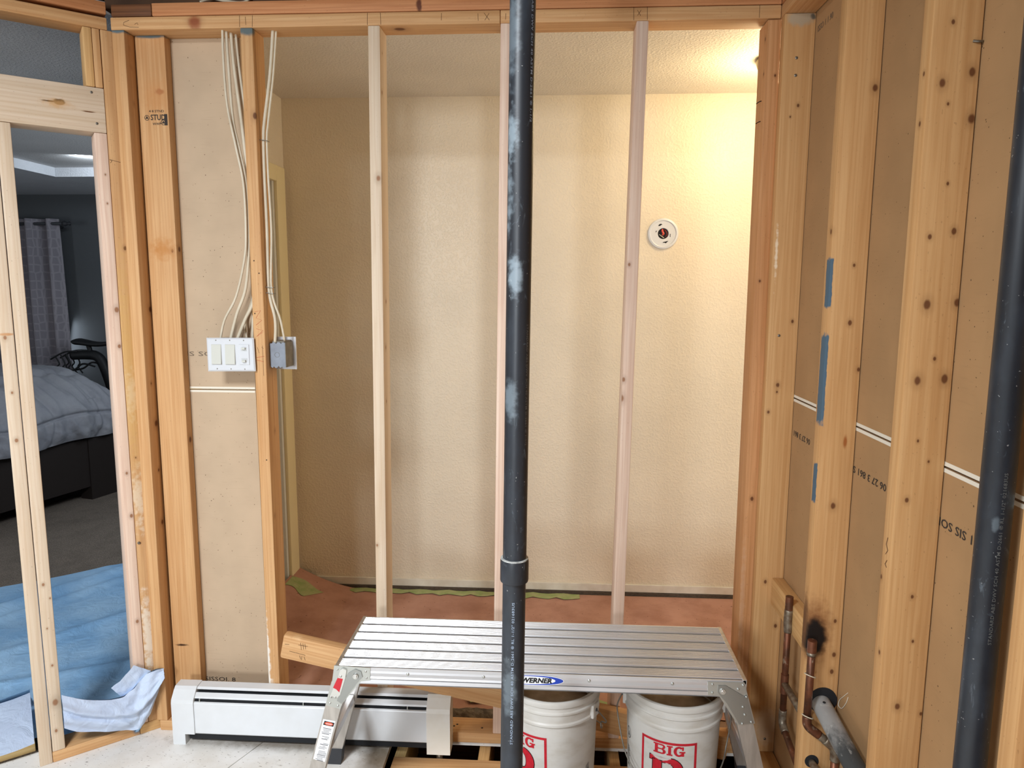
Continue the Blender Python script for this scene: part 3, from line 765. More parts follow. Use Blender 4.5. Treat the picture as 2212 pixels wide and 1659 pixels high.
hd = lumber('header_beam', aw(-1.20, -0.0445, 2.1265), aw(-0.0175, -0.0445, 2.1265), AWN, 0.089, 0.136, 'new', 'wide pale header beam over the doorway at the upper left', 'beam',
       patches=[dict(center=aw(-0.140, 0, 2.136), half=(0.013, 0.013, 0.011), color=(40, 24, 14), soft=0.4, rag=0.8),
                dict(center=aw(-0.165, 0, 2.135), half=(0.02, 0.02, 0.004), color=(60, 38, 22), soft=0.6, rag=0.9),
                dict(center=aw(-0.145, 0, 2.130), half=(0.04, 0.04, 0.022), color=(206, 160, 104), soft=0.9, rag=1.2, amount=0.7),
                dict(center=aw(-0.065, 0, 2.118), half=(0.018, 0.018, 0.003), color=(110, 70, 40), soft=0.7, rag=0.6)])
for s, z in ((-0.052, 2.178), (-0.043, 2.085)):
    bead(Geo(), aw(s, 0.0, z), AWN, 0.0042, 0.001).build('screw_head', M_NAIL, hd)
awstud('cripple_stud', -0.0645, -0.0405, 2.1955, ZT, 'oldtan', 'short old chipped stud piece above the header, left one', group='cripples above the header')
awstud('cripple_stud', -0.0395, -0.0185, 2.1955, ZT, 'old', 'short old stud piece above the header, right one', group='cripples above the header')
apl = lumber('top_plate', aw(-1.9, -0.0445, ZT + 0.019), aw(0.004, -0.0445, ZT + 0.019), AWN, 0.089, 0.037, 'old', 'lower top plate of the angled wall at the upper left', 'top plate', 'top plates of the angled wall')
lumber('top_plate', aw(-1.9, -0.0445, ZT + 0.066), aw(0.004, -0.0445, ZT + 0.066), AWN, 0.089, 0.037, 'oldred', 'upper top plate of the angled wall, above the dark gap', 'top plate', 'top plates of the angled wall')
for s in (-1.5, -0.9, -0.3, -0.03):
    Geo().box((-0.02, -0.02, 0), (0.02, 0.02, 0.01), frame(aw(s, -0.05, ZT + 0.0375), (0, 0, 1), AWD)).build('plate_shim', M_DARKVOID, apl)
lumber('sole_plate', aw(-0.3060, -0.0445, 0.019), aw(-0.0460, -0.0445, 0.019), AWN, 0.089, 0.0378, 'old', 'short sole plate with a blue painted end under the doorway studs', 'sole plate',
       patches=[dict(center=aw(-0.051, -0.0, 0.03), half=(0.012, 0.02, 0.03), color=(84, 122, 150), soft=0.6, rag=0.7)])
lumber('sole_plate', aw(-0.0452, -0.0445, 0.019), aw(0.0350, -0.0445, 0.019), AWN, 0.089, 0.0378, 'oldtan', 'old nail-scarred plate stub in the left corner under the paint-flecked stud', 'sole plate')
lumber('loose_board', aw(-1.05, -0.150, 0.019), aw(-0.35, -0.150, 0.019), AWN, 0.089, 0.038, 'pale', 'pale loose board under the blue cloth at the lower left edge', 'board',
       knots=[aw(-0.385, -0.14, 0.038) + (0.004,)])

# ------------------------------------------------------------------ FLOOR JOISTS in the open floor
GJ = 'joists in the open floor'
lumber('floor_joist', (-0.530, -0.104, -0.115), (0.66, -0.104, -0.115), (0, 1, 0), 0.088, 0.19, 'old', 'nearest wide orange joist crossing the bottom edge of the floor hole', 'joist', GJ)
lumber('floor_joist', (-0.545, 0.205, -0.115), (0.66, 0.205, -0.115), (0, 1, 0), 0.05, 0.188, 'dark', 'joist under the sole plate at the back of the floor hole', 'joist', GJ)  # dark wood tone puts the shade of the hole into the colour
lumber('floor_joist', (-0.530, -0.400, -0.115), (0.66, -0.400, -0.115), (0, 1, 0), 0.060, 0.19, 'old', 'joist hidden below the front edge of the bench', 'joist', GJ)
for x0, x1, kd, lb in ((-0.531, -0.492, 'pale', 'pale block between joists by the floor edge'), (-0.242, -0.203, 'oldtan', 'block between joists left of the tall black pipe'), (0.208, 0.243, 'oldtan', 'block between joists seen between the two buckets')):
    lumber('joist_blocking', ((x0 + x1) / 2, -0.0590, -0.10), ((x0 + x1) / 2, 0.1795, -0.10), (1, 0, 0), x1 - x0, 0.15, kd, lb, 'block', 'blocks between the joists')

# ------------------------------------------------------------------ ALUMINIUM WORK BENCH
BX0, BX1, BY0, BY1, BZ = -0.607, 0.540, -0.417, -0.108, 0.508
bench = empty('work_platform', (-0.033, -0.262, 0), 'folding aluminium work bench standing over two white buckets', 'bench')
# decking: wide ribbed strips
nst = 6
wst = (BY1 - BY0) / nst
for k in range(nst):
    y0 = BY0 + k * wst; y1 = y0 + wst
    prof = [(y0 + 0.0034, BZ - 0.010), (y0 + 0.0034, BZ)]
    nr = 5
    ys = y0 + 0.006; step = (wst - 0.012) / nr
    for i in range(nr):
        a = ys + i * step
        prof += [(a, BZ), (a + step * 0.25, BZ + 0.0032), (a + step * 0.60, BZ + 0.0032), (a + step * 0.85, BZ)]
    prof += [(y1 - 0.0034, BZ), (y1 - 0.0034, BZ - 0.010)]
    m = len(prof)
    vs = [(BX0 + 0.008, y, z) for y, z in prof] + [(BX1 - 0.008, y, z) for y, z in prof]
    fs = [(i, i + 1, m + i + 1, m + i) for i in range(m - 1)] + [tuple(range(m)), tuple(range(m, 2 * m)), (m - 1, 0, m, 2 * m - 1)]
    make('deck_strip', vs, fs, M_ALU, bench)
Geo().box((BX0 + 0.006, BY0 + 0.001, BZ - 0.016), (BX1 - 0.006, BY1 - 0.001, BZ - 0.0095)).build('deck_underside', M_ALUDULL, bench)
def rail(y0, y1, out):
    prof = [(0, BZ), (0.012, BZ), (0.012, BZ - 0.05), (0, BZ - 0.05), (-0.0015, BZ - 0.046), (0, BZ - 0.036), (-0.0015, BZ - 0.032), (0, BZ - 0.026), (-0.001, BZ - 0.016), (0, BZ - 0.010)]
    vs = []
    for x in (BX0, BX1):
        vs += [(x, (y0 + a if out < 0 else y1 - a), z) for a, z in prof]
    m = len(prof)
    fs = [(i, (i + 1) % m, m + (i + 1) % m, m + i) for i in range(m)] + [tuple(range(m)), tuple(range(m, 2 * m))]
    return make('side_rail', vs, fs, M_ALU, bench)
fr = rail(BY0, BY1, -1)
rail(BY0, BY1, 1)
for x0, x1 in ((BX0 - 0.003, BX0 + 0.009), (BX1 - 0.009, BX1 + 0.003)):
    Geo().box((x0, BY0, BZ - 0.045), (x1, BY1, BZ + 0.0022), None, 0.0015).build('end_cap', M_ALUDULL, bench)
heads('rivet', [(x, BY0 - 0.0005, 0.4925) for x in (-0.185, 0.1105, -0.40, 0.34)], (0, -1, 0), 0.0045, 0.003, M_STEEL, bench)
# rubber of the badge
def ellipse(cx, cz, rx, rz, n=40):
    return [(cx + rx * math.cos(2 * PI * i / n), cz + rz * math.sin(2 * PI * i / n)) for i in range(n)]
M_BLUE = plain('badge_blue', (30, 66, 178), 0.35)
M_BADGE = plain('badge_white', (238, 240, 242), 0.35)
M_BLACK = plain('badge_black', (18, 18, 20), 0.4)
yb = BY0 - 0.0022
bd = Geo().prism(ellipse(-0.042, 0.489, 0.083, 0.0160), yb, yb + 0.001).build('badge', M_BADGE, bench)
Geo().prism(ellipse(-0.042, 0.489, 0.081, 0.0142), yb - 0.0002, yb).build('badge_ring', M_BLUE, bd)
Geo().prism(ellipse(-0.053, 0.489, 0.0700, 0.0118), yb - 0.0004, yb - 0.0002).build('badge_face', M_BADGE, bd)
lettering('badge_lettering', 'WERNER', 0.0195, lambda x, y: (-0.0795 + x, yb - 0.0007, 0.4822 + y), M_BLACK, bd, shear=0.22, bold=0.045, width=0.087)

HPL = [(-0.6103, 0.5124), (-0.5068, 0.5081), (-0.5077, 0.4707), (-0.5346, 0.4666), (-0.5886, 0.3993), (-0.5969, 0.3794), (-0.6393, 0.39), (-0.6327, 0.4139), (-0.6187, 0.4573)]
HPR = [(0.4358, 0.5026), (0.5352, 0.5046), (0.5452, 0.4689), (0.5692, 0.3843), (0.5229, 0.3769), (0.4692, 0.4604), (0.4373, 0.4646)]
yf = BY0 - 0.0025
hl = Geo().prism(HPL, yf, yf + 0.0025).build('hinge_plate', M_STEEL, bench)
hr = Geo().prism(HPR, yf, yf + 0.0025).build('hinge_plate', M_STEEL, bench)
ARM = [(-0.5696, 0.4913), (-0.5491, 0.5042), (-0.533, 0.4978), (-0.5287, 0.4808), (-0.5474, 0.4598), (-0.5714, 0.4263), (-0.5916, 0.3969), (-0.6049, 0.4066), (-0.5903, 0.4419), (-0.5797, 0.4748)]
ARMR = [(0.4642, 0.4934), (0.4841, 0.4942), (0.5454, 0.4586), (0.5655, 0.3867), (0.5258, 0.3813), (0.4897, 0.4419), (0.4634, 0.4735)]
Geo().prism(ARM, yf - 0.0025, yf).build('pivot_arm', M_STEEL2, hl)
Geo().prism(ARMR, yf - 0.0025, yf).build('pivot_arm', M_STEEL2, hr)
LEV = [(-0.5921, 0.5012), (-0.5843, 0.5065), (-0.5738, 0.5018), (-0.5774, 0.4795), (-0.5943, 0.426), (-0.6023, 0.4175), (-0.6234, 0.4208), (-0.613, 0.4457), (-0.5985, 0.4787)]
RED = [(-0.5999, 0.4778), (-0.5846, 0.4753), (-0.5899, 0.4559), (-0.5963, 0.4343), (-0.6048, 0.4431), (-0.6139, 0.4478)]
Geo().prism(LEV, yf - 0.005, yf - 0.0001).build('lock_lever', M_STEEL3, hl)
Geo().prism(RED, yf - 0.0056, yf - 0.005).build('red_label', plain('red_label', (196, 40, 52), 0.45), hl)
heads('rivet', [(x, yf, z) for x, z in ((-0.6017, 0.5001), (-0.5202, 0.4971), (-0.5187, 0.4779), (-0.6261, 0.3973), (-0.6031, 0.3901))], (0, -1, 0), 0.0032, 0.0025, M_STEEL, hl)
heads('rivet', [(x, yf - 0.005, z) for x, z in ((-0.5906, 0.4833), (-0.6206, 0.4191), (-0.609, 0.4185))], (0, -1, 0), 0.0034, 0.0025, M_STEEL, hl)
heads('rivet', [(x, yf - (0.0025 if 0.38 < z < 0.47 and x > 0.5 else 0), z) for x, z in ((0.4492, 0.4954), (0.4495, 0.4711), (0.5321, 0.4961), (0.5188, 0.4845), (0.5412, 0.4639), (0.5333, 0.4338), (0.5394, 0.4111), (0.534, 0.3842), (0.558, 0.39))], (0, -1, 0), 0.0034, 0.0035, M_STEEL, hr)
for cx, cz, par in ((-0.5483, 0.4839, hl), (0.4765, 0.4776, hr)):
    Geo().lathe([(0.0, 0.006), (0.004, 0.006), (0.0055, 0.0045), (0.0072, 0.0045), (0.0085, 0.002), (0.0090, 0.0)], cyl_M((cx, yf - 0.0025, cz), (0, -1, 0)), 28).build('pivot_pin', M_STEEL3, par, auto=0.6)
# two leg frames
def bench_leg(side, y0, y1):
    # side -1 left, +1 right: a channel splayed outwards
    if side < 0:
        t0, t1, b0, b1 = -0.6205, -0.5740, -0.7370, -0.6920
    else:
        t0, t1, b0, b1 = 0.5000, 0.5450, 0.6120, 0.6560
    zt, zb = 0.462, 0.030
    g = Geo().prism([(b0, zb), (b1, zb), (t1, zt), (t0, zt)], y0, y1)
    o = g.build('leg', M_ALUDULL, bench)
    lip = 0.004
    fx = -1 if side < 0 else 1
    Geo().prism([(b0 - 0.004 + fx * 0.003, 0.0), (b1 + 0.004 + fx * 0.003, 0.0), (b1 + 0.003 + fx * -0.004, 0.055), (b0 - 0.003 + fx * -0.004, 0.055)], y0 - 0.003, y1 + 0.003).build('rubber_foot', M_RUBBER, o)
    return o
ll = bench_leg(-1, BY0, BY0 + 0.030)
bench_leg(-1, BY1 - 0.030, BY1)
bench_leg(1, BY0, BY0 + 0.030)
bench_leg(1, BY1 - 0.030, BY1)
for sd in (-1, 1):
    xs = (-0.606, -0.566) if sd < 0 else (0.490, 0.532)
    xb = (-0.655, -0.620) if sd < 0 else (0.545, 0.580)
    # upper web between the two legs and the lower rung
    Geo().prism([(xb[0], 0.31), (xb[1], 0.31), (xs[1], 0.455), (xs[0], 0.455)], BY0 + 0.031, BY0 + 0.055).build('corner_brace', M_ALU, bench)
    Geo().prism([(xb[0], 0.31), (xb[1], 0.31), (xs[1], 0.455), (xs[0], 0.455)], BY1 - 0.055, BY1 - 0.031).build('corner_brace', M_ALU, bench)
    c = -0.656 if sd < 0 else 0.582
    Geo().box((c - 0.017, BY0 + 0.0305, 0.225), (c + 0.017, BY1 - 0.0305, 0.25), None, 0.002).build('rung', M_ALU, bench)
# warning label down the left front leg
LAB = [(-0.6479, 0.3457), (-0.612, 0.34), (-0.6474, 0.2112), (-0.6816, 0.2191)]
lb = Geo().prism(LAB, BY0 - 0.0008, BY0 - 0.0002).build('warning_label', plain('label_paper', (236, 238, 240), 0.5), ll)
Geo().prism([(-0.6441, 0.3403), (-0.6151, 0.3347), (-0.6193, 0.3227), (-0.649, 0.3281)], BY0 - 0.0010, BY0 - 0.0008).build('label_header', M_BLACK, lb)
Geo().prism([(x + (z - 0.3315) * 0.27, z - (x + 0.632) * 0.17) for x, z in ellipse(-0.632, 0.3315, 0.0125, 0.0048, 24)], BY0 - 0.0012, BY0 - 0.0010).build('label_oval', plain('label_orange', (222, 96, 70), 0.5), lb)
def on_leg(ox, oz):
    return lambda x, y: (ox + x * 0.975 + y * 0.26, BY0 - 0.0014, oz - x * 0.19 + y)
lettering('label_print', 'DANGER', 0.0042, on_leg(-0.6405, 0.3313), M_BADGE, lb, bold=0.02, width=0.018)
g = Geo()
zz = 0.318; k = 0
rnd = random.Random(3)
while zz > 0.214:
    x0 = -0.6505 + (zz - 0.318) * 0.265
    if k not in (5, 9, 10, 16):
        a = x0 + rnd.uniform(0.0, 0.006); b = x0 + rnd.uniform(0.020, 0.029)
        if 6 <= k <= 14: a = x0 + (0.012 if k % 2 else 0.004)
        h = 0.0011 if k % 4 else 0.0018
        f = lambda x, y: (x + y * 0.26, zz - (x - x0) * 0.19 + y)
        P = [f(a, 0), f(b, 0), f(b, h), f(a, h)]
        g.prism(P, BY0 - 0.0011, BY0 - 0.0009)
    zz -= 0.0042; k += 1
g.build('label_print', plain('label_ink', (92, 92, 96), 0.6), lb)['kind'] = 'stuff'

# ------------------------------------------------------------------ BUCKETS
def mat_bucket():
    n = NT('white_bucket_plastic'); obj, vec = n.coords(False)
    f = n.noise(n.scaled(vec, (4, 4, 9)), 3.0, 4.0)
    col = n.mix(n.step(f, 0.45, 0.75, 0.0, 0.5), lin((232, 230, 224)), lin((206, 198, 184)))
    return seethrough(n, col, 0.4, 0.45, 0.28)
def seethrough(n, col, rough, spec, k):
    # thin milky plastic lets some light through
    m = n.finish(col, rough, 0.0, spec)
    tr = n.n('ShaderNodeBsdfTranslucent'); n.put(tr.inputs[0], col)
    mx = n.n('ShaderNodeMixShader'); mx.inputs[0].default_value = k
    n.link(n.b.outputs[0], mx.inputs[1]); n.link(tr.outputs[0], mx.inputs[2])
    n.link(mx.outputs[0], n.t.nodes['Material Output'].inputs[0])
    return m
M_BUCKET = mat_bucket()
M_RED = plain('printed_red', (200, 36, 50), 0.45, color2=(176, 30, 44), scale=50)
M_TANFILL = plain('bucket_fill_tan', (222, 202, 178), 0.9, color2=(190, 166, 138), scale=18)
_n = NT('dust_film'); _o, _v = _n.coords(False)
M_FILM = seethrough(_n, _n.mix(_n.step(_n.noise(_n.scaled(_v, (3, 3, 0.6)), 18.0, 4.0), 0.35, 0.65), lin((226, 208, 184)), lin((196, 172, 144))), 0.9, 0.1, 0.5)
M_GREYPRINT = plain('small_print', (84, 82, 80), 0.6)
BR = 0.152
def bucket(cx, cy, zb, label, logo_ang, ear_ang, second):
    b = empty('bucket', (cx, cy, zb), label, 'bucket', 'white buckets under the bench')
    H = 0.420
    M = T((cx, cy, zb))
    rb, rt_ = 0.129, 0.142
    rr = lambda z: rb + (rt_ - rb) * z / H
    prof = [(0.0, 0.0), (rb - 0.006, 0.0), (rb, 0.006), (rr(0.337), 0.337), (rr(0.337) + 0.0065, 0.341), (rr(0.337) + 0.0065, 0.347), (rr(0.342) + 0.003, 0.351), (rr(0.372) + 0.003, 0.374),
            (rr(0.372) + 0.007, 0.378), (rr(0.372) + 0.007, 0.383), (rr(0.382) + 0.003, 0.386), (rr(0.397) + 0.003, 0.397), (rr(0.397) + 0.0075, 0.401), (BR - 0.001, 0.412), (BR - 0.002, 0.418), (BR - 0.006, H), (rt_ - 0.002, H - 0.002),
            (rt_ - 0.004, 0.35), (rb - 0.003, 0.05), (0.0, 0.05)]
    Geo().lathe(prof, M, 72).build('bucket_body', M_BUCKET, b, auto=0.5)
    Geo().lathe([(0.0, 0.335), (0.05, 0.332), (rr(0.32) - 0.0045, 0.32), (rb - 0.0045, 0.053), (0.0, 0.053)], M, 40).build('brightening_fill', M_TANFILL, b, smooth=True)  # fill added high under the rim so the inside looks brighter
    Geo().lathe([(rt_ - 0.0035, 0.404), (rr(0.33) - 0.0028, 0.325), (rr(0.33) - 0.0044, 0.325), (rt_ - 0.0050, 0.404)], M, 48, closed=True).build('dust_coat', M_FILM, b, smooth=True)
    # ears and wire handle
    R = rr(0.36) + 0.004
    for sgn in (0, PI):
        a = ear_ang + sgn
        d = V((math.cos(a), math.sin(a), 0))
        Mx = frame(V((cx, cy, zb + 0.357)) + d * (R - 0.002), (0, 0, 1), d)
        Geo().box((-0.004, -0.019, -0.020), (0.010, 0.019, 0.022), Mx, 0.003).build('handle_ear', M_BUCKET, b)
        bead(Geo(), V((cx, cy, zb + 0.359)) + d * (R + 0.008), d, 0.0055, 0.002).build('handle_hole', M_RUBBER, b)
    d = V((math.cos(ear_ang), math.sin(ear_ang), 0)); q = V((0, 0, 1)).cross(d)
    if (q.y > 0) == second: q = -q
    base = V((cx, cy, zb + 0.359))
    pts = []
    if not second:
        out = R + 0.010
        for t, r_, dz, fo in ((0, out, 0.0, 0.0), (1, out + 0.020, -0.035, 0.018), (2, out + 0.018, -0.046, 0.022), (3, out - 0.002, -0.058, 0.035)):
            pts.append(base + d * r_ + q * fo + V((0, 0, dz)))
        for k in range(1, 14):
            a = PI * k / 14
            pts.append(base + d * (math.cos(a) * (R + 0.012)) + q * (math.sin(a) * (R + 0.014) + 0.0) + V((0, 0, -0.058 - 0.085 * math.sin(a))))
        for r_, dz, fo in ((out - 0.002, -0.058, 0.035), (out + 0.018, -0.046, 0.022), (out + 0.02, -0.035, 0.018), (out, 0, 0)):
            pts.append(base - d * r_ + q * fo + V((0, 0, dz)))
    else:
        out = R + 0.010
        pts = [base + d * out, base + d * (out + 0.014) + V((0, 0, -0.03)) + q * 0.012, base + d * (out + 0.012) + V((0, 0, -0.055)) + q * 0.025]
        for k in range(1, 14):
            a = PI * k / 14
            pts.append(base + d * (math.cos(a) * (R + 0.014)) + q * (math.sin(a) * (R + 0.010) + 0.012) + V((0, 0, -0.07 - 0.13 * math.sin(a) ** 0.8)))
        pts += [base - d * (out + 0.012) + V((0, 0, -0.055)) + q * 0.025, base - d * (out + 0.014) + V((0, 0, -0.03)) + q * 0.012, base - d * out]
    Geo().tube(pts, 0.0021, 8).build('wire_handle', M_NAIL, b)
    # printed sign, wrapped round the wall of the bucket
    def wrap(x, z, lift=0.0006):
        r = rr(z) + lift
        a = logo_ang + x / r
        return (cx + r * math.sin(a), cy - r * math.cos(a), zb + z)
    def strip(poly_fn, nx, nz, name, mat, lift=0.0006):
        g = Geo().grid(lambda u, v: wrap(*poly_fn(u, v), lift), nx, nz)
        return g.build(name, mat, b)
    xw = 0.083
    zt, z0 = 0.303, 0.095
    g = Geo()
    def quad(x0, x1, za, zb2, nx=2):
        g.grid(lambda u, v: wrap(x0 + (x1 - x0) * u, za + (zb2 - za) * v), nx, 3)
    quad(-xw, xw, zt - 0.0075, zt, 20); quad(-xw, xw, z0, z0 + 0.0075, 20)
    quad(-xw, -xw + 0.0075, z0, zt); quad(xw - 0.0075, xw, z0, zt)
    g.build('sign_frame', M_RED, b)
    def poly2(name, polys, mat, lift):
        g = Geo()
        for pl in polys:
            g.add([wrap(x, z, lift) for x, z in pl], [tuple(range(len(pl)))])
        return g.build(name, mat, b)
    # slab letters BIG
    zl, h = 0.262, 0.031
    def rect(x0, x1, a, c):
        x0 *= 0.83; x1 *= 0.83
        return [(x0, zl + a * h), ((x0 + x1) / 2, zl + a * h), (x1, zl + a * h), (x1, zl + c * h), ((x0 + x1) / 2, zl + c * h), (x0, zl + c * h)]
    def arc(cx_, cz_, r0x, r0z, r1x, r1z, a0, a1, n=9, kx=0.83):
        out = []
        for i in range(n):
            t0 = a0 + (a1 - a0) * i / n; t1 = a0 + (a1 - a0) * (i + 1) / n
            out.append([(kx * (cx_ + r0x * math.cos(t0)), cz_ + r0z * math.sin(t0)), (kx * (cx_ + r1x * math.cos(t0)), cz_ + r1z * math.sin(t0)), (kx * (cx_ + r1x * math.cos(t1)), cz_ + r1z * math.sin(t1)), (kx * (cx_ + r0x * math.cos(t1)), cz_ + r0z * math.sin(t1))])
        return out
    L = []
    # B
    L += [rect(-0.053, -0.022, 0.0, 0.14), rect(-0.053, -0.022, 0.86, 1.0), rect(-0.048, -0.037, 0.12, 0.88), rect(-0.038, -0.022, 0.45, 0.57)]
    L += arc(-0.022, zl + 0.755 * h, 0.003, 0.105 * h, 0.011, 0.245 * h, -PI / 2, PI / 2) + arc(-0.022, zl + 0.275 * h, 0.003, 0.135 * h, 0.013, 0.275 * h, -PI / 2, PI / 2)
    # I
    L += [rect(-0.006, 0.014, 0.0, 0.14), rect(-0.006, 0.014, 0.86, 1.0), rect(-0.001, 0.009, 0.1, 0.9)]
    # G
    L += arc(0.036, zl + 0.5 * h, 0.008, 0.34 * h, 0.0185, 0.52 * h, 0.25 * PI, 1.78 * PI, 16) + [rect(0.037, 0.058, 0.36, 0.50), rect(0.044, 0.054, 0.02, 0.46), rect(0.046, 0.052, 0.62, 0.98)]
    poly2('sign_lettering', L, M_RED, 0.0008)
    # large R with a dark outline
    def big_r(gz, s):
        zc, hh = 0.112, 0.138
        R2 = []
        def rc(x0, x1, a, c): return [(x0 - s, zc + a * hh - s), ((x0 + x1) / 2, zc + a * hh - s), (x1 + s, zc + a * hh - s), (x1 + s, zc + c * hh + s), ((x0 + x1) / 2, zc + c * hh + s), (x0 - s, zc + c * hh + s)]
        R2 += [rc(-0.054, -0.010, 0.0, 0.13), rc(-0.054, 0.012, 0.90, 1.0), rc(-0.045, -0.019, 0.1, 0.92), rc(-0.030, 0.010, 0.42, 0.55), rc(0.016, 0.054, 0.0, 0.13)]
        R2 += arc(0.008, zc + 0.72 * hh, max(0.010 - s, 0.001), max(0.16 * hh - s, 0.001), 0.036 + s, 0.30 * hh + s, -PI / 2, PI / 2, 12, 1.0)
        R2 += [[(0.002 - s, zc + 0.44 * hh), (0.024 + s, zc + 0.44 * hh + s), (0.050 + s, zc + 0.05 * hh), (0.020 - s, zc + 0.05 * hh)]]
        return R2
    poly2('sign_letter_outline', big_r(0, 0.0022), M_BLACK, 0.0009)
    poly2('sign_letter', big_r(0, 0.0), M_RED, 0.0012)
    # small print at the side
    if second:
        g = Geo()
        off = -0.140
        def q2(x0, x1, za, zc): g.grid(lambda u, v: wrap(off + x0 + (x1 - x0) * u, za + (zc - za) * v), 2, 2)
        for i in range(3): q2(-0.026, -0.0245, 0.14, 0.34)
        for i in range(12):
            q2(-0.022, -0.004 - 0.003 * (i % 3), 0.150 + i * 0.0058, 0.1525 + i * 0.0058)
        for k in range(20):
            a0 = 2 * PI * k / 20; a1 = 2 * PI * (k + 1) / 20
            g.add([wrap(off - 0.013 + r_ * math.cos(a), 0.262 + r_ * 1.3 * math.sin(a)) for r_, a in ((0.0125, a0), (0.0145, a0), (0.0145, a1), (0.0125, a1))], [(0, 1, 2, 3)])
        g.add([wrap(off - 0.013 + dx, 0.262 + dz) for dx, dz in ((-0.010, 0.010), (-0.008, 0.013), (0.010, -0.010), (0.008, -0.013))], [(0, 1, 2, 3)])
        g.add([wrap(off - 0.013 + dx, 0.262 + dz) for dx, dz in ((-0.004, -0.010), (0.004, -0.010), (0.003, 0.004), (-0.003, 0.004))], [(0, 1, 2, 3)])
        g.build('safety_print', M_GREYPRINT, b)['kind'] = 'stuff'
    else:
        g = Geo()
        off = 0.212
        rr2 = random.Random(5)
        x = 0.0
        zz = 0.140
        while zz < 0.185:
            t = rr2.choice((0.0007, 0.0014, 0.0020))
            g.grid(lambda u, v: wrap(off + 0.016 * u, zz + t * v + 0.006 * u), 2, 2)
            zz += t + rr2.choice((0.0010, 0.0016))
        g.build('barcode_print', M_GREYPRINT, b)['kind'] = 'stuff'
    return b
bucket(0.008, -0.235, -0.02, 'white bucket partly hidden behind the tall black pipe, barcode on its side', -0.70, -0.52, False)
bucket(0.378, -0.235, -0.02, 'white bucket right of the other, its whole red framed sign in view', -0.245, -0.10, True)

# ------------------------------------------------------------------ BASEBOARD HEATER
ht = empty('baseboard_heater', (-0.82, -0.035, 0), 'long white metal baseboard heater standing against the open wall', 'heater')
HX0, HX1 = -1.302, -0.334
def hprof(name, prof, x0, x1, mat):
    m = len(prof)
    vs = [(x0, y, z) for y, z in prof] + [(x1, y, z) for y, z in prof]
    fs = [(i, (i + 1) % m, m + (i + 1) % m, m + i) for i in range(m)] + [tuple(range(m)), tuple(range(m, 2 * m))]
    return make(name, vs, fs, mat, ht)
hprof('back_cover', [(-0.004, 0.015), (-0.002, 0.015), (-0.002, 0.197), (-0.034, 0.195), (-0.040, 0.189), (-0.0385, 0.187), (-0.033, 0.192), (-0.004, 0.194)], HX0 + 0.02, HX1 - 0.02, M_ENAMEL)
hprof('damper', [(-0.046, 0.181), (-0.058, 0.172), (-0.060, 0.166), (-0.0585, 0.165), (-0.056, 0.171), (-0.045, 0.179)], HX0 + 0.075, HX1 - 0.075, M_ENAMEL)
hprof('front_panel', [(-0.062, 0.156), (-0.0665, 0.154), (-0.068, 0.150), (-0.068, 0.042), (-0.062, 0.036), (-0.061, 0.038), (-0.066, 0.044), (-0.066, 0.150)], HX0 + 0.06, HX1 - 0.06, M_ENAMEL)
Geo().box((HX0 + 0.03, -0.055, 0.05), (HX1 - 0.03, -0.006, 0.150)).build('fin_core', M_DARKVOID, ht)
hprof('inner_shade', [(-0.058, 0.160), (-0.006, 0.190), (-0.006, 0.10), (-0.058, 0.10)], HX0 + 0.04, HX1 - 0.04, M_DARKVOID)
for x in (-1.205, -0.48, -0.84):
    Geo().box((x - 0.0015, -0.064, 0.150), (x + 0.0015, -0.055, 0.166)).build('panel_clip', M_STEEL, ht)
capp = [(-0.0715, 0.0), (-0.0715, 0.150), (-0.068, 0.165), (-0.045, 0.192), (-0.036, 0.200), (-0.001, 0.201), (-0.001, 0.0)]
capl = [(-0.073, 0.0), (-0.073, 0.152), (-0.070, 0.164), (-0.048, 0.190), (-0.038, 0.198), (-0.001, 0.199), (-0.001, 0.0)]
hprof('end_cap', capl, HX0, HX0 + 0.044, M_ENAMEL)
hprof('end_cap', [(y * 1.004, z * 1.002) for y, z in capl[1:-1]] + [(-0.001, 0.0395), (-0.0733, 0.0395)], HX0 + 0.040, HX0 + 0.078, M_ENAMEL)
hprof('end_cap', capp, HX1 - 0.080, HX1, M_ENAMEL2)
hprof('panel_bottom_dark', [(-0.055, 0.012), (-0.055, 0.037), (-0.006, 0.037), (-0.006, 0.012)], HX0 + 0.05, HX1 - 0.08, M_DARKVOID)
Geo().tube([(-0.375, -0.04, 0.035), (-0.375, -0.04, -0.16)], 0.011, 14).build('supply_pipe', M_SOLDER, ht, smooth=True)

# ------------------------------------------------------------------ BLACK VENT PIPES
PXT, PXB, PY = -0.0635, -0.0790, -0.880
zc0, zc1 = 0.980, 1.027
def pipe_x(z): return PXB + (PXT - PXB) * (z - 0.55) / (2.10 - 0.55)
M_ABS1 = mat_abs('black_pipe_plastic', [((0.0, -0.02, 1.86), (0.02, 0.02, 0.06), 0.7), ((-0.01, -0.02, 1.75), (0.02, 0.02, 0.10), 0.5), ((0.01, -0.02, 1.60), (0.02, 0.02, 0.05), 0.7), ((0.0, -0.02, 1.36), (0.02, 0.02, 0.05), 0.4), ((0.0, -0.02, 0.75), (0.02, 0.02, 0.08), 0.3), ((0.0, -0.02, 2.05), (0.02, 0.03, 0.12), 0.35)])
vp = empty('vent_pipe', (pipe_x(0.0), PY, 0.0), 'tall black plastic pipe in front of the bench, with a coupling low on it', 'pipe')
Pt = 2.735
M_up = frame((pipe_x(zc1), PY, zc1 - 0.01), (PXT - PXB, 0, 1.55), (1, 0, 0))
PR = 0.0242
Geo().lathe([(0.0, -0.0), (PR, 0.0), (PR, 1.72), (0.0, 1.72)], M_up, 40).build('upper_pipe', M_ABS1, vp, auto=0.6)
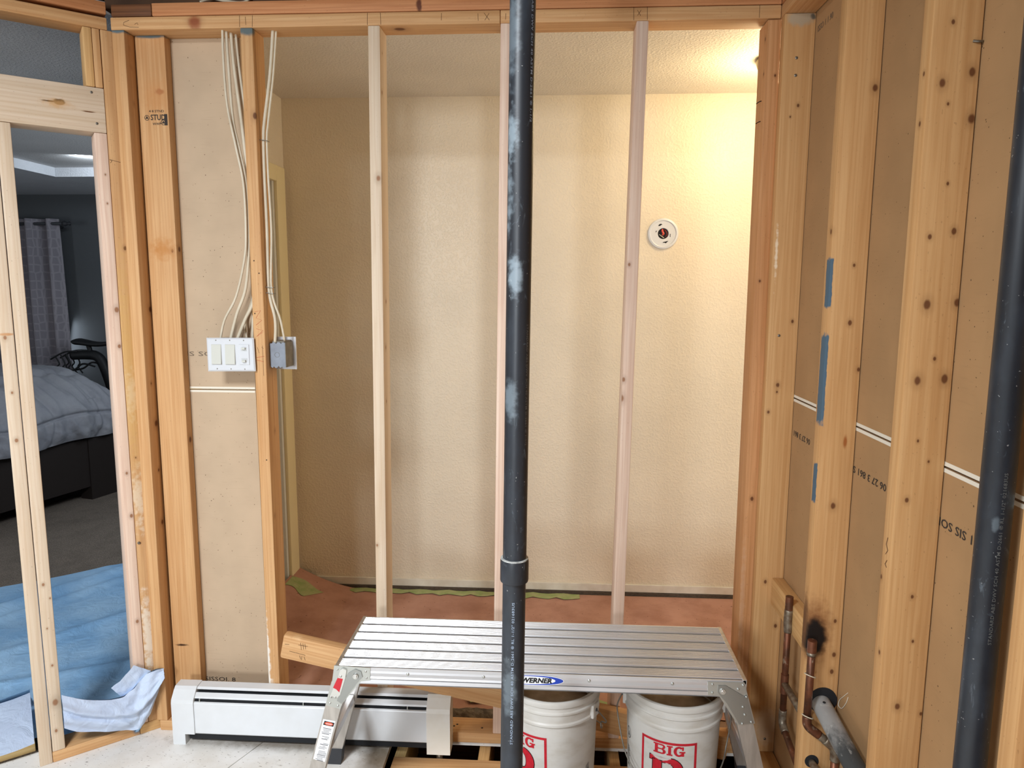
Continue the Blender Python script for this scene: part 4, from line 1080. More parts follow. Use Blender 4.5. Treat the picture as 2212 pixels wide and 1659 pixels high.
M_lo = frame((pipe_x(-0.3), PY, -0.56), (PXT - PXB, 0, 1.55), (1, 0, 0))
M_lo = frame((pipe_x(zc0) - (PXT - PXB) / 1.55 * (zc0 + 0.56), PY, -0.56), (PXT - PXB, 0, 1.55), (1, 0, 0))
Geo().lathe([(0.0, 0.0), (PR * 0.985, 0.0), (PR * 0.985, zc0 + 0.56 + 0.01), (0.0, zc0 + 0.56 + 0.01)], M_lo, 40).build('lower_pipe', M_ABS1, vp, auto=0.6)
M_c = frame((pipe_x(zc0), PY, zc0 - 0.002), (PXT - PXB, 0, 1.55), (1, 0, 0))
Geo().lathe([(PR * 0.98, 0.0), (0.0285, 0.001), (0.0292, 0.004), (0.0292, 0.044), (0.0282, 0.048), (0.0268, 0.0485), (PR, 0.049)], M_c, 40).build('coupling', M_ABS1, vp, auto=0.6)
Geo().lathe([(PR + 0.0003, 0.048), (0.0285, 0.0482), (0.0282, 0.050), (PR + 0.0003, 0.0505)], M_c, 40).build('cement_ring', plain('cement_white', (206, 208, 204), 0.6, color2=(120, 122, 120), scale=90), vp)
M_PIPEINK = plain('pipe_print', (150, 166, 186), 0.5)
M_PIPEINK2 = plain('pipe_print_dim', (104, 106, 104), 0.6)
def on_pipe(M, r, ang, z0, down):
    # lettering along the pipe; angle 0 faces the camera side (-Y), positive turns towards +X
    def f(x, y):
        z = z0 - x if down else z0 + x
        a = ang + (y if down else -y) / r
        return M @ V(((r + 0.0004) * math.sin(a), -(r + 0.0004) * math.cos(a), z))
    return f
TXT = 'STANDARD ABS DWV SCH 40 ASTM D-2661 \u00ae RL 1-1/2" 021683US'
inv_z = lambda M, z: (z - M.translation.z)
lettering('pipe_print', TXT, 0.0072, on_pipe(M_lo, PR * 0.985, 0.10, inv_z(M_lo, 0.628), False), M_PIPEINK, vp, bold=0.014, spacing=1.1, width=0.313)
lettering('pipe_print', 'STANDARD ABS DWV SCH 40 ASTM D-2661 \u00ae 1-1/2', 0.0072, on_pipe(M_up, PR, 0.78, inv_z(M_up, 2.165), True), M_PIPEINK, vp, bold=0.014, spacing=1.1, width=0.282)
lettering('pipe_print', 'STANDARD ABS DWV SCH 40 ASTM D-2661 \u00ae 1-1/2', 0.0072, on_pipe(M_up, PR, 0.80, inv_z(M_up, 1.507), True), M_PIPEINK2, vp, bold=0.004, spacing=1.1, width=0.24)

M_ABS2 = mat_abs('black_pipe_plastic_dull', [((-0.01, -0.02, 1.17), (0.006, 0.02, 0.014), 0.3)])
p2 = empty('vent_pipe', (0.712, -1.125, 0.038), 'black plastic pipe running up the right wall at the right edge', 'pipe')
M_p2 = T((0.712, -1.125, 0.040))
Geo().lathe([(0.0, 0.0), (PR, 0.0), (PR, 2.32), (0.0, 2.32)], M_p2, 40).build('pipe_length', M_ABS2, p2, auto=0.6)
lettering('pipe_print', TXT, 0.0072, on_pipe(M_p2, PR, -0.02, 0.967, False), M_PIPEINK2, p2, bold=0.004, spacing=1.1, width=0.285)
lettering('pipe_print', TXT, 0.0072, on_pipe(M_p2, PR, 0.02, 1.526, False), M_PIPEINK2, p2, bold=0.004, spacing=1.1, width=0.285)

# ------------------------------------------------------------------ COPPER AND DRAIN PIPES on the right wall
c1 = empty('copper_pipe', (0.705, -0.235, 0.038), 'left copper stub with a tee, beside the short block', 'pipe', 'copper water pipes on the right wall')
X1, Y1 = 0.706, -0.237
Geo().tube([(X1, Y1, 0.655), (X1, Y1, 0.30)], 0.0095, 16).build('riser', M_COPPER, c1, smooth=True)
Geo().tube([(X1, Y1, 0.675), (X1, Y1, 0.635)], 0.0112, 16).build('pipe_cap', M_COPPER, c1, auto=0.6)
Geo().tube([(X1, Y1, 0.634), (X1 - 0.001, Y1, 0.60), (X1 + 0.001, Y1, 0.565)], [0.0122] * 13, 14).build('solder_drip', M_SOLDER, c1, smooth=True)
Geo().tube([(X1, Y1, 0.43), (X1, Y1, 0.37)], 0.0115, 16).build('tee_fitting', M_COPPER, c1, auto=0.6)
Geo().tube([(X1, Y1, 0.40), (X1, Y1 - 0.222, 0.40)], 0.0105, 16).build('branch', M_SOLDER, c1, smooth=True)
Geo().tube([(X1, Y1, 0.315), (X1, Y1, 0.285), (X1, Y1 - 0.008, 0.27), (X1, Y1 - 0.03, 0.26)], 0.0118, 14).build('elbow', M_SOLDER, c1, smooth=True)
Geo().tube([(X1, Y1 - 0.02, 0.264), (X1, Y1 - 0.222, 0.215)], 0.0095, 14).build('sloping_run', M_COPPER, c1, smooth=True)

c2 = empty('copper_pipe', (0.667, -0.533, 0.30), 'right copper stub in front of the scorched stud', 'pipe', 'copper water pipes on the right wall')
X2, Y2 = 0.667, -0.531
Geo().tube([(X2, Y2, 0.675), (X2 - 0.001, Y2, 0.475)], 0.0095, 16).build('riser', M_COPPER, c2, smooth=True)
Geo().tube([(X2, Y2, 0.690), (X2, Y2, 0.657)], 0.0114, 16).build('pipe_cap', M_COPPER, c2, auto=0.6)
Geo().tube([(X2, Y2, 0.659), (X2, Y2, 0.650)], 0.0118, 16).build('solder_ring', M_SOLDER, c2, smooth=True)
for zz in (0.595, 0.482):
    Geo().tube([(X2 + 0.013 * math.cos(a), Y2 + 0.013 * math.sin(a), zz + 0.006 * math.cos(a + 2.5)) for a in [i * PI / 7 for i in range(15)]], 0.0016, 6).build('wire_tie', M_CABLE, c2, smooth=True)
Geo().tube([(X2 - 0.001, Y2, 0.482), (X2, Y2, 0.462), (X2 + 0.008, Y2 - 0.002, 0.450), (X2 + 0.03, Y2 - 0.004, 0.434)], 0.0115, 14).build('elbow', M_COPPER, c2, smooth=True)
Geo().tube([(X2 + 0.02, Y2 - 0.004, 0.441), (X2 + 0.058, Y2 - 0.005, 0.412)], 0.0105, 14).build('sloping_run', M_SOLDER, c2, smooth=True)
Geo().tube([(X2 + 0.045, Y2 - 0.005, 0.423), (X2 + 0.066, Y2 - 0.005, 0.404), (X2 + 0.073, Y2 - 0.005, 0.388), (X2 + 0.074, Y2 - 0.005, 0.365)], 0.0125, 14).build('elbow', M_SOLDER, c2, smooth=True)
Geo().tube([(X2 + 0.074, Y2 - 0.005, 0.375), (X2 + 0.074, Y2 - 0.005, 0.0395)], 0.0100, 14).build('riser', M_COPPER, c2, smooth=True)

def mat_drain():
    n = NT('dusty_drain_pipe'); obj, vec = n.coords(False)
    f = n.noise(n.scaled(vec, (1, 1, 0.6)), 14.0, 5.0, 0.65)
    sp_ = n.n('ShaderNodeSeparateXYZ'); n.link(vec, sp_.inputs[0])
    k = n.math('ADD', sp_.outputs[2], n.math('MULTIPLY', n.math('SUBTRACT', f, 0.5), 0.22))
    col = n.mix(n.step(k, 0.10, 0.17), lin((150, 150, 148)), lin((62, 66, 68)))
    g = n.noise(n.scaled(vec, (1, 1, 0.5)), 38.0, 5.0, 0.7, 1.0)
    col = n.mix(n.step(g, 0.56, 0.64, 0.0, 0.55), col, lin((176, 176, 172)))
    return n.finish(col, 0.5, 0.0, 0.4)
dr0 = V((0.7115, -0.499, 0.499)); dr1 = V((0.709, -0.862, 0.4615))
dp = empty('drain_pipe', tuple(dr0), 'grey dusty drain pipe coming out of a hole in the scorched stud', 'pipe')
Mdr = frame(dr0, dr1 - dr0, (1, 0, 0))
Ld = (dr1 - dr0).length
Geo().lathe([(0.0, 0.0), (0.0245, 0.0), (0.0245, Ld), (0.0, Ld)], Mdr, 36).build('pipe_length', mat_drain(), dp, Mdr, auto=0.6)
bead(Geo(), dr0 + V((-0.004, -0.03, 0.0215)), (0, -0.1, 1), 0.004, 0.002).build('screw_head', M_DARKVOID, dp)
# drilled holes in the scorched stud: flat discs coloured dark for their shade
Geo().lathe([(0.0, 0.0008), (0.0365, 0.0008), (0.0365, -0.0004)], cyl_M((0.7150, -0.5, 0.509), (0, -1, 0)), 36).build('hole_shade', M_DARKVOID, sa)
Geo().lathe([(0.0, 0.0008), (0.018, 0.0008), (0.018, -0.0002)], cyl_M((0.697, -0.5, 0.335), (0, -1, 0)), 28).build('hole_shade', M_DARKVOID, sa)
c3 = Geo().tube([(0.697, -0.501, 0.333), (0.700, -0.60, 0.326), (0.703, -0.862, 0.316)], 0.0095, 14).build('copper_pipe', M_SOLDER, None, smooth=True)
tag(c3, 'thin grey pipe leaving the lower hole of the scorched stud', 'pipe')

# ------------------------------------------------------------------ ELECTRICAL BOXES AND CABLES
sw = empty('switch_plate', (-1.055, -0.010, 1.355), 'white three-gang switch plate left of the old rough stud', 'switch')
tilt = lambda z: (1.355 - z) * 0.010
def swp(x, z): return (x + 0.0 * z, z)
plate = [(-1.137, 1.299), (-0.976, 1.301), (-0.978, 1.411), (-1.137, 1.410)]
g = Geo()
inner = [(-1.1325, 1.3035), (-0.9805, 1.3055), (-0.9825, 1.4065), (-1.1325, 1.4055)]
vs = [(x, -0.0075, z) for x, z in plate] + [(x, -0.0100, z) for x, z in plate] + [(x, -0.0135, z) for x, z in inner]
fs = [(3, 2, 1, 0)] + [(i, (i + 1) % 4, 4 + (i + 1) % 4, 4 + i) for i in range(4)] + [(4 + i, 4 + (i + 1) % 4, 8 + (i + 1) % 4, 8 + i) for i in range(4)] + [(8, 9, 10, 11)]
g.add(vs, fs).build('cover_plate', M_PLASTIC, sw)
for x0, x1 in ((-1.1205, -1.0870), (-1.0745, -1.0405)):
    vs = [(x0, -0.0137, 1.323), (x1, -0.0137, 1.323), (x1, -0.0137, 1.389), (x0, -0.0137, 1.389),
          (x0 + 0.0008, -0.0195, 1.3245), (x1 - 0.0008, -0.0195, 1.3245), (x1 - 0.0008, -0.0150, 1.3875), (x0 + 0.0008, -0.0150, 1.3875)]
    make('rocker', vs, [(3, 2, 1, 0), (4, 5, 6, 7), (0, 1, 5, 4), (1, 2, 6, 5), (2, 3, 7, 6), (3, 0, 4, 7)], M_IVORY, sw)
Geo().box((-1.0275, -0.0160, 1.323), (-0.9935, -0.0137, 1.3895), None, 0.001).build('double_switch', M_PLASTIC, sw)
for z, up_ in ((1.3735, 0.003), (1.338, -0.003)):
    Geo().box((-1.020, -0.0168, z - 0.006), (-1.001, -0.0158, z + 0.006)).build('toggle_slot', plain('toggle_slot', (196, 198, 198), 0.5), sw)
    Geo().box((-1.016, -0.0235, z - 0.0035 + up_), (-1.004, -0.0165, z + 0.0035 + up_), None, 0.001).build('toggle', M_IVORY, sw)
heads('plate_screw', [(x, -0.0134, z) for x in (-1.104, -1.0575, -1.011) for z in (1.4025, 1.3085)], (0, -1, 0), 0.0022, 0.0008, M_NAIL, sw)
Geo().box((-1.128, -0.0075, 1.305), (-0.9855, 0.062, 1.404)).build('gang_box', plain('steel_box', (120, 124, 128), 0.5, 0.5), sw)
for x in (-1.10, -1.03):
    Geo().box((x, 0.006, 1.4035), (x + 0.022, 0.03, 1.409), None, 0.001).build('cable_clamp', M_NAIL, sw)

eb = empty('electrical_box', (-0.905, 0.055, 1.305), 'blue-grey plastic electrical box on the right side of the old rough stud', 'electrical box')
def ridged(x0, x1, y0, y1, z0, z1):
    """box whose upper and lower edges are notched at the front"""
    P = [(x0, z0 + 0.004)]
    xs = [x0 + (x1 - x0) * t for t in (0.0, 0.14, 0.2, 0.3, 0.42, 0.52, 0.64, 0.74, 0.86, 1.0)]
    zsn = [0.004, 0.0, 0.006, 0.0, 0.0, 0.007, 0.0, 0.004, 0.0, 0.002]
    lower = [(x, z0 + d) for x, d in zip(xs, zsn)]
    upper = [(x, z1 - d) for x, d in zip(xs[::-1], (0.002, 0.0, 0.005, 0.0, 0.0, 0.005, 0.0, 0.0, 0.004, 0.004))]
    return lower + upper
Geo().prism(ridged(-0.9415, -0.8905, 0, 0, 1.308, 1.394), 0.030, 0.098).build('box_body', M_GREYBOX, eb)
Geo().box((-0.8925, 0.0305, 1.310), (-0.8885, 0.0975, 1.393), None, 0.001).build('box_side', M_GREYBOX2, eb)
Geo().box((-0.962, 0.0985, 1.296), (-0.8785, 0.104, 1.408), None, 0.0015).build('cover_plate', M_PLASTIC, eb)
Geo().box((-0.935, 0.036, 1.390), (-0.894, 0.096, 1.398), None, 0.001).build('box_top', M_GREYBOX2, eb)
Geo().lathe([(0.0085, 0.0), (0.0085, 0.0008), (0.0078, 0.0008), (0.0078, 0.0)], cyl_M((-0.918, 0.030, 1.352), (0, -1, 0)), 24, closed=True).build('moulded_ring', M_GREYBOX2, eb)

CB = [
 ('leftmost cable, bowing furthest out to the left end of the switch plate', 0.004, [(-1.045, 0.018, 2.385), (-1.047, 0.018, 2.288), (-1.042, 0.018, 2.148), (-1.02, 0.018, 2.019), (-1.001, 0.018, 1.903), (-1.0, 0.018, 1.756), (-1.009, 0.018, 1.666), (-1.043, 0.018, 1.545), (-1.086, 0.018, 1.468), (-1.104, 0.018, 1.402)]),
 ('thicker cable second from the left, entering the switch box by its middle', 0.0052, [(-1.04, 0.03, 2.385), (-1.037, 0.03, 2.262), (-1.031, 0.03, 2.106), (-1.013, 0.03, 2.005), (-0.998, 0.03, 1.903), (-0.997, 0.03, 1.726), (-1.014, 0.03, 1.576), (-1.05, 0.03, 1.484), (-1.075, 0.03, 1.402)]),
 ('thick cable swinging from behind the rough stud to the middle of the switch box', 0.0056, [(-1.031, 0.044, 2.385), (-1.026, 0.044, 2.277), (-1.011, 0.044, 2.121), (-1.002, 0.044, 2.006), (-0.994, 0.044, 1.875), (-0.99, 0.044, 1.682), (-0.992, 0.044, 1.545), (-1.028, 0.044, 1.468), (-1.058, 0.044, 1.402)]),
 ('thin cable dropping to the right half of the switch box', 0.0036, [(-1.036, 0.07, 2.385), (-1.036, 0.07, 2.279), (-1.023, 0.07, 2.122), (-1.012, 0.07, 2.007), (-0.996, 0.07, 1.787), (-0.996, 0.07, 1.606), (-1.02, 0.07, 1.514), (-1.04, 0.07, 1.468), (-1.037, 0.07, 1.402)]),
 ('cable nearest the rough stud, at the right end of the switch box', 0.0042, [(-1.022, 0.058, 2.385), (-1.015, 0.058, 2.272), (-1.0, 0.058, 2.118), (-0.992, 0.058, 2.003), (-0.9895, 0.058, 1.785), (-0.989, 0.058, 1.576), (-0.996, 0.058, 1.5), (-1.007, 0.058, 1.469), (-1.012, 0.058, 1.402)]),
 ('left grey-white cable of the pair running down the right side of the rough stud', 0.005, [(-0.888, 0.03, 2.385), (-0.904, 0.03, 2.243), (-0.928, 0.03, 2.103), (-0.934, 0.03, 2.046), (-0.936, 0.03, 1.931), (-0.935, 0.03, 1.755), (-0.937, 0.03, 1.568), (-0.921, 0.032, 1.47), (-0.926, 0.036, 1.392)]),
 ('right thin cable of the pair, bowing out to the blue-grey box', 0.0036, [(-0.88, 0.036, 2.385), (-0.896, 0.036, 2.243), (-0.918, 0.036, 2.103), (-0.9245, 0.034, 2.046), (-0.925, 0.034, 1.931), (-0.922, 0.034, 1.755), (-0.928, 0.03, 1.568), (-0.905, 0.036, 1.47), (-0.897, 0.045, 1.398)]),
]
for lab, r, pts in CB:
    o = Geo().tube(pts, r, 10, flat=0.8).build('electrical_cable', M_CABLE, None, smooth=True)
    tag(o, 'white ' + lab, 'cable', 'white cables at the old rough stud')
for z in (2.040, 1.575, 1.556):
    Geo().tube([(-0.944, 0.022, z), (-0.944, 0.020, z + 0.001), (-0.921, 0.022, z - 0.001), (-0.921, 0.044, z - 0.001)], 0.0012, 6, smooth=False).build('cable_staple', M_NAIL, s4)
for i, x in enumerate((-1.06, -0.72)):
    o = Geo().tube([(x - 0.05, 0.012, 2.454), (x - 0.02, 0.03, 2.470), (x + 0.03, 0.018, 2.458), (x + 0.09, 0.034, 2.463), (x + 0.13, 0.04, 2.52)], 0.0038, 8).build('electrical_cable', M_CABLE, None, smooth=True)
    tag(o, ('white cable lying on the top plate above the switch cables' if i == 0 else 'white cable lying on the top plate right of the rough stud'), 'cable')

# ------------------------------------------------------------------ HALL THINGS
sd = empty('smoke_detector_base', (0.523, HY, 1.838), 'round white smoke detector base with bare wires on the cream wall', 'detector base')
Msd = cyl_M((0.523, HY, 1.838), (0, -1, 0))
Geo().lathe([(0.0725, 0.0), (0.0735, 0.004), (0.0715, 0.010), (0.064, 0.0125), (0.0615, 0.0115), (0.0595, 0.0085), (0.027, 0.0085), (0.0255, 0.007), (0.0255, 0.0)], Msd, 64).build('ring_plate', M_PLASTIC, sd, auto=0.5)
Geo().lathe([(0.0, 0.0012), (0.0254, 0.0012), (0.0254, 0.0002)], Msd, 32).build('cavity', M_DARKVOID, sd)
def sdp(x, z, y=0.010): return (0.523 + x, HY - y, 1.838 + z)
Geo().tube([sdp(-0.004, 0.018, 0.004), sdp(-0.005, 0.010, 0.014), sdp(0.0, 0.0, 0.016), sdp(-0.003, -0.006, 0.010)], 0.0048, 10).build('red_wire_nut', plain('wire_nut_red', (214, 84, 70), 0.4), sd, smooth=True)
Geo().tube([sdp(0.006, 0.018, 0.004), sdp(0.014, 0.008, 0.012), sdp(0.018, -0.006, 0.012), sdp(0.010, -0.014, 0.006)], 0.0026, 8).build('wire', plain('dark_red_wire', (110, 44, 36), 0.4), sd, smooth=True)
Geo().tube([sdp(-0.018, -0.004, 0.004), sdp(-0.006, -0.014, 0.012), sdp(0.004, -0.020, 0.006)], 0.0018, 8).build('wire', M_CABLE, sd, smooth=True)
for pts in ([(-0.026, 0.036), (-0.020, 0.044), (-0.012, 0.047), (-0.005, 0.043), (-0.012, 0.040), (-0.016, 0.036)], [(-0.002, -0.041), (0.004, -0.044), (0.012, -0.040), (0.026, -0.034), (0.014, -0.046), (0.008, -0.043)], [(0.032, -0.001), (0.035, -0.001), (0.035, -0.016), (0.032, -0.016)], [(-0.036, 0.012), (-0.030, 0.014), (-0.032, 0.010), (-0.036, 0.004)]):
    Geo().prism([(0.523 + x, 1.838 + z) for x, z in pts], HY - 0.0092, HY - 0.0084).build('mounting_slot', M_DARKVOID, sd)

# ceiling lamp of the hall: a small brass canopy and glass bowl
lx, ly = 0.905, 0.745
lamp = empty('ceiling_light', (lx, ly, HZ), 'round ceiling light of the hall, its rim just showing beside the end stud', 'lamp')
M_BRASS = plain('aged_brass', (120, 106, 74), 0.35, 0.8)
Geo().lathe([(0.0, 0.0), (0.108, 0.0), (0.110, -0.010), (0.104, -0.030), (0.09, -0.034), (0.0, -0.034)], T((lx, ly, HZ)), 48).build('lamp_canopy', M_BRASS, lamp, auto=0.5)
n = NT('lit_glass_bowl'); n.b.inputs['Emission Color'].default_value = (1.0, 0.80, 0.48, 1); n.b.inputs['Emission Strength'].default_value = 6.0
M_BOWL = n.finish(lin((240, 226, 196)), 0.3)
Geo().lathe([(0.088, -0.034), (0.084, -0.055), (0.062, -0.078), (0.03, -0.089), (0.0, -0.091)], T((lx, ly, HZ)), 40).build('glass_bowl', M_BOWL, lamp, smooth=True)
ld = bpy.data.lights.new('ceiling_light_glow', 'POINT')
ld.energy = 18; ld.color = (1.0, 0.78, 0.45); ld.shadow_soft_size = 0.07
lo = bpy.data.objects.new('ceiling_light_glow', ld); COL.objects.link(lo); lo.location = (lx, ly, HZ - 0.17)

# red rosin paper on the hall floor
def mat_rosin():
    n = NT('red_rosin_paper'); obj, vec = n.coords(False)
    f = n.noise(vec, 5.0, 5.0, 0.6)
    col = n.mix(n.step(f, 0.35, 0.7), lin((180, 136, 116)), lin((158, 114, 95)))
    g = n.noise(n.scaled(vec, (1, 2.4, 1)), 40.0, 4.0, 0.7)
    col = n.mix(n.step(g, 0.62, 0.75, 0.0, 0.5), col, lin((196, 150, 128)))
    s = n.noise(vec, 60.0, 1.0)
    col = n.mix(n.step(s, 0.73, 0.76, 0.0, 0.7), col, lin((96, 62, 50)))
    n.bump(f, 0.4, 0.01)
    return n.finish(col, 0.8, 0.0, 0.2)
def rosin(u, v):
    x = HX + 0.006 + (1.45 - HX) * u
    y = 0.18 + (HY - 0.025 - 0.18) * v
    y += 0.012 * noise.noise(V((x * 6, 0, 3))) * (1 - v) * 2
    z = 0.0022 + 0.0035 * max(0.0, noise.noise(V((x * 4, y * 5, 0))))
    # curled corner by the door
    k = max(0.0, 1 - (x - HX) / 0.34) * max(0.0, min(1.0, (y - 0.62) / 0.30))
    z += 0.115 * k ** 1.6
    # crease running across
    d = (x + 0.72) * 0.8 - (y - 0.72) * 0.6
    z += 0.012 * math.exp(-(d / 0.02) ** 2) * (1.0 if y < 0.9 else 0.0)
    return (x, y, z)
o = Geo().grid(rosin, 70, 34).build('floor_paper', mat_rosin(), None, smooth=True)
tag(o, 'red-brown protective paper covering the hall floor, curled at the door', 'paper')
M_GREEN = plain('green_tape', (134, 152, 90), 0.7, color2=(166, 164, 116), scale=22)
def strip_on_floor(name, pts, mat, label, cat, h=0.004, group=None):
    vs = [(x, y, h + 0.004 * max(0, noise.noise(V((x * 18, y * 18, 1))))) for x, y in pts]
    n_ = len(vs)
    vs2 = [(x, y, z - 0.0012) for x, y, z in vs]
    fs = [tuple(range(n_)), tuple(range(n_, 2 * n_))] + [(i, (i + 1) % n_, n_ + (i + 1) % n_, n_ + i) for i in range(n_)]
    o = make(name, vs + vs2, fs, mat)
    return tag(o, label, cat, group)
GG = 'green tape scraps on the hall floor'
o = Geo().grid(lambda u, v: (lambda p: (p[0], p[1], p[2] + 0.003))(rosin(0.004 + 0.060 * u * (0.6 + 0.4 * v), 0.79 + 0.10 * v + 0.02 * math.sin(u * 5))), 10, 6).build('tape_strip', M_GREEN, None, smooth=True)
tag(o, 'green tape scrap on the curled paper corner beside the door', 'tape', GG)
top_e = [(-1.09 + 0.04 * i, HY - 0.028 - 0.006 * math.sin(i * 1.7)) for i in range(32)]
bot_e = [(x, 1.165 + 0.012 * math.sin(i * 2.3) + 0.02 * (1 - i / 31)) for i, (x, _) in enumerate(top_e)]
strip_on_floor('tape_strip', top_e + bot_e[::-1], M_GREEN, 'long ragged strip of green tape along the foot of the cream wall', 'tape', 0.0075, GG)
strip_on_floor('tape_strip', [(-0.345, 0.30), (-0.25, 0.27), (-0.225, 0.235), (-0.30, 0.225)], M_GREEN, 'green tape scrap by the sole plate left of the black pipe', 'tape', 0.012, GG)
strip_on_floor('tape_strip', [(0.165, 0.285), (0.235, 0.25), (0.235, 0.21), (0.175, 0.245)], M_GREEN, 'green tape scrap seen between the two buckets', 'tape', 0.012, GG)
M_DEBRIS = plain('crumbled_plaster', (120, 106, 88), 0.95, color2=(72, 60, 48), scale=35, bump=0.8, bscale=60, bdist=0.01)
def deb(u, v):
    x = -0.62 + 1.20 * u; a = PI * v
    r = 0.030 + 0.010 * noise.noise(V((x * 22, v * 5, 0)))
    return (x, 0.142 - math.cos(a) * (0.042), 0.0 + math.sin(a) * r + 0.003 * noise.noise(V((x * 60, v * 9, 4))))
o = Geo().grid(deb, 90, 9).build('rubble_ridge', M_DEBRIS, None, smooth=True)
tag(o, 'ridge of grey-brown crumbled plaster behind the sole plate', 'rubble', kind='stuff')

# ------------------------------------------------------------------ BLUE DROP CLOTH
def mat_cloth(name, c1, c2):
    n = NT(name); obj, vec = n.coords(False)
    f = n.noise(n.scaled(vec, (1, 1, 1)), 3.5, 4.0)
    col = n.mix(n.step(f, 0.35, 0.68), lin(c1), lin(c2))
    h = n.noise(n.scaled(vec, (1, 1, 1)), 14.0, 4.0, 0.6, 1.0)
    n.bump(h, 0.5, 0.014)
    return n.finish(col, 0.48, 0.0, 0.45)
M_CLOTH = mat_cloth('blue_sheet', (168, 208, 242), (134, 182, 226))
M_CLOTHB = mat_cloth('pale_blue_sheet_back', (196, 212, 234), (184, 198, 222))
def sheet(u, v):
    s = -1.9 + 2.4 * u; off = -0.115 - 1.66 * v
    x, y, _ = aw(s, off, 0)
    if x > -1.50: x = -1.50 - (x + 1.50) * 0.02
    z = 0.008 + 0.010 * max(0, noise.noise(V((s * 2.6, off * 4.5, 1.3)))) + 0.006 * max(0, noise.noise(V((s * 8, off * 9 + s * 5, 7))))
    d = (s * 0.35 + off + 1.62)
    z += 0.030 * math.exp(-(d / 0.045) ** 2) + 0.016 * math.exp(-((d - 0.13) / 0.03) ** 2)
    for c_, w_, a_ in ((-0.35, 0.03, 0.012), (-0.62, 0.025, 0.016), (-0.95, 0.03, 0.012)):
        z += a_ * math.exp(-((off - c_ - 0.12 * math.sin(s * 2.2 + c_ * 9)) / w_) ** 2)
    if off > -0.23 and s < -0.32:
        z = max(z, 0.043)
    return (x, y, z)
gm = Geo().grid(sheet, 90, 80)
ids = [0] * len(gm.f)
TOPE = [(-0.268, .245), (-0.23, .22), (-0.18, .195), (-0.13, .180), (-0.09, .178), (-0.06, .195), (-0.04, .215), (-0.015, .236), (0.012, .243), (0.038, .238)]
BOTE = [(-0.268, .125), (-0.235, .100), (-0.18, .078), (-0.12, .058), (-0.085, .046), (-0.055, .040), (-0.035, .052), (-0.012, .085), (0.012, .14), (0.033, .20)]
def lerp_list(Lst, u):
    t = u * (len(Lst) - 1); i = min(int(t), len(Lst) - 2); f = t - i
    return [Lst[i][k] * (1 - f) + Lst[i + 1][k] * f for k in range(len(Lst[0]))]
def flap(u, v):
    a = lerp_list(TOPE, u); b = lerp_list(BOTE, u)
    s = a[0] * (1 - v) + b[0] * v; z = a[1] * (1 - v) + b[1] * v
    bulge = 0.030 * math.sin(PI * (0.15 + 0.75 * v)) + 0.010 * noise.noise(V((u * 5 + v * 2, v * 3 + u, 2.0))) + 0.006 * noise.noise(V((u * 11 - v * 6, v * 5, 5.0)))
    fold = 0.012 * math.exp(-((v - 0.45 - 0.35 * (u - 0.5)) / 0.07) ** 2) - 0.010 * math.exp(-((v - 0.62 - 0.35 * (u - 0.5)) / 0.06) ** 2)
    return aw(s, 0.018 + bulge + fold, z)
k0 = len(gm.f); gm.grid(flap, 46, 22); ids += [1] * (len(gm.f) - k0)
def inner(u, v):
    a = lerp_list(TOPE, u)
    s, z = a
    off = 0.030 - 0.30 * v
    zz = z * (1 - v) ** 1.7 + 0.012
    if v < 0.05: zz = z
    s2 = s - 0.10 * v * max(0, (u - 0.5)) * 2
    if s2 > -0.062:
        off = max(off, 0.004)
    return aw(s2, off, zz)
k0 = len(gm.f); gm.grid(inner, 30, 12); ids += [0] * (len(gm.f) - k0)
LC = [((250, 1475), (-0.113, .212)), ((285, 1430), (-0.060, .268)), ((270, 1500), (-0.088, .160)), ((318, 1445), (-0.012, .225))]
def lapel(u, v):
    p = [(-0.125, .210), (-0.052, .270), (-0.090, .158), (0.0, .232)]
    s = (p[0][0] * (1 - u) + p[1][0] * u) * (1 - v) + (p[2][0] * (1 - u) + p[3][0] * u) * v
    z = (p[0][1] * (1 - u) + p[1][1] * u) * (1 - v) + (p[2][1] * (1 - u) + p[3][1] * u) * v
    return aw(s, 0.012 + 0.010 * math.sin(PI * u) + 0.004 * noise.noise(V((u * 4, v * 4, 9))), z)
k0 = len(gm.f); gm.grid(lapel, 16, 12); ids += [1] * (len(gm.f) - k0)
def left_flap(u, v):
    s = -0.95 + 0.598 * u
    ztop = 0.055 + 0.065 * u; zbot = 0.040 + 0.018 * u ** 3
    z = ztop * (1 - v) + zbot * v
    off = -0.30 + 0.245 * v ** 0.8 + 0.012 * noise.noise(V((u * 6, v * 3, 3)))
    return aw(s, off, z)
k0 = len(gm.f); gm.grid(left_flap, 24, 12); ids += [1] * (len(gm.f) - k0)
def left_back(u, v):
    s = -0.95 + 0.598 * u
    ztop = 0.055 + 0.065 * u
    return aw(s, -0.30 - 0.18 * v, ztop * (1 - v) ** 1.5 + 0.012)
k0 = len(gm.f); gm.grid(left_back, 24, 8); ids += [0] * (len(gm.f) - k0)
cl = make('drop_cloth', gm.v, gm.f, [M_CLOTH, M_CLOTHB], None, T((-1.9, 0.5, 0.0)), True, ids)
tag(cl, 'blue sheet spread on the bedroom floor and bunched over the doorway plate', 'drop cloth')

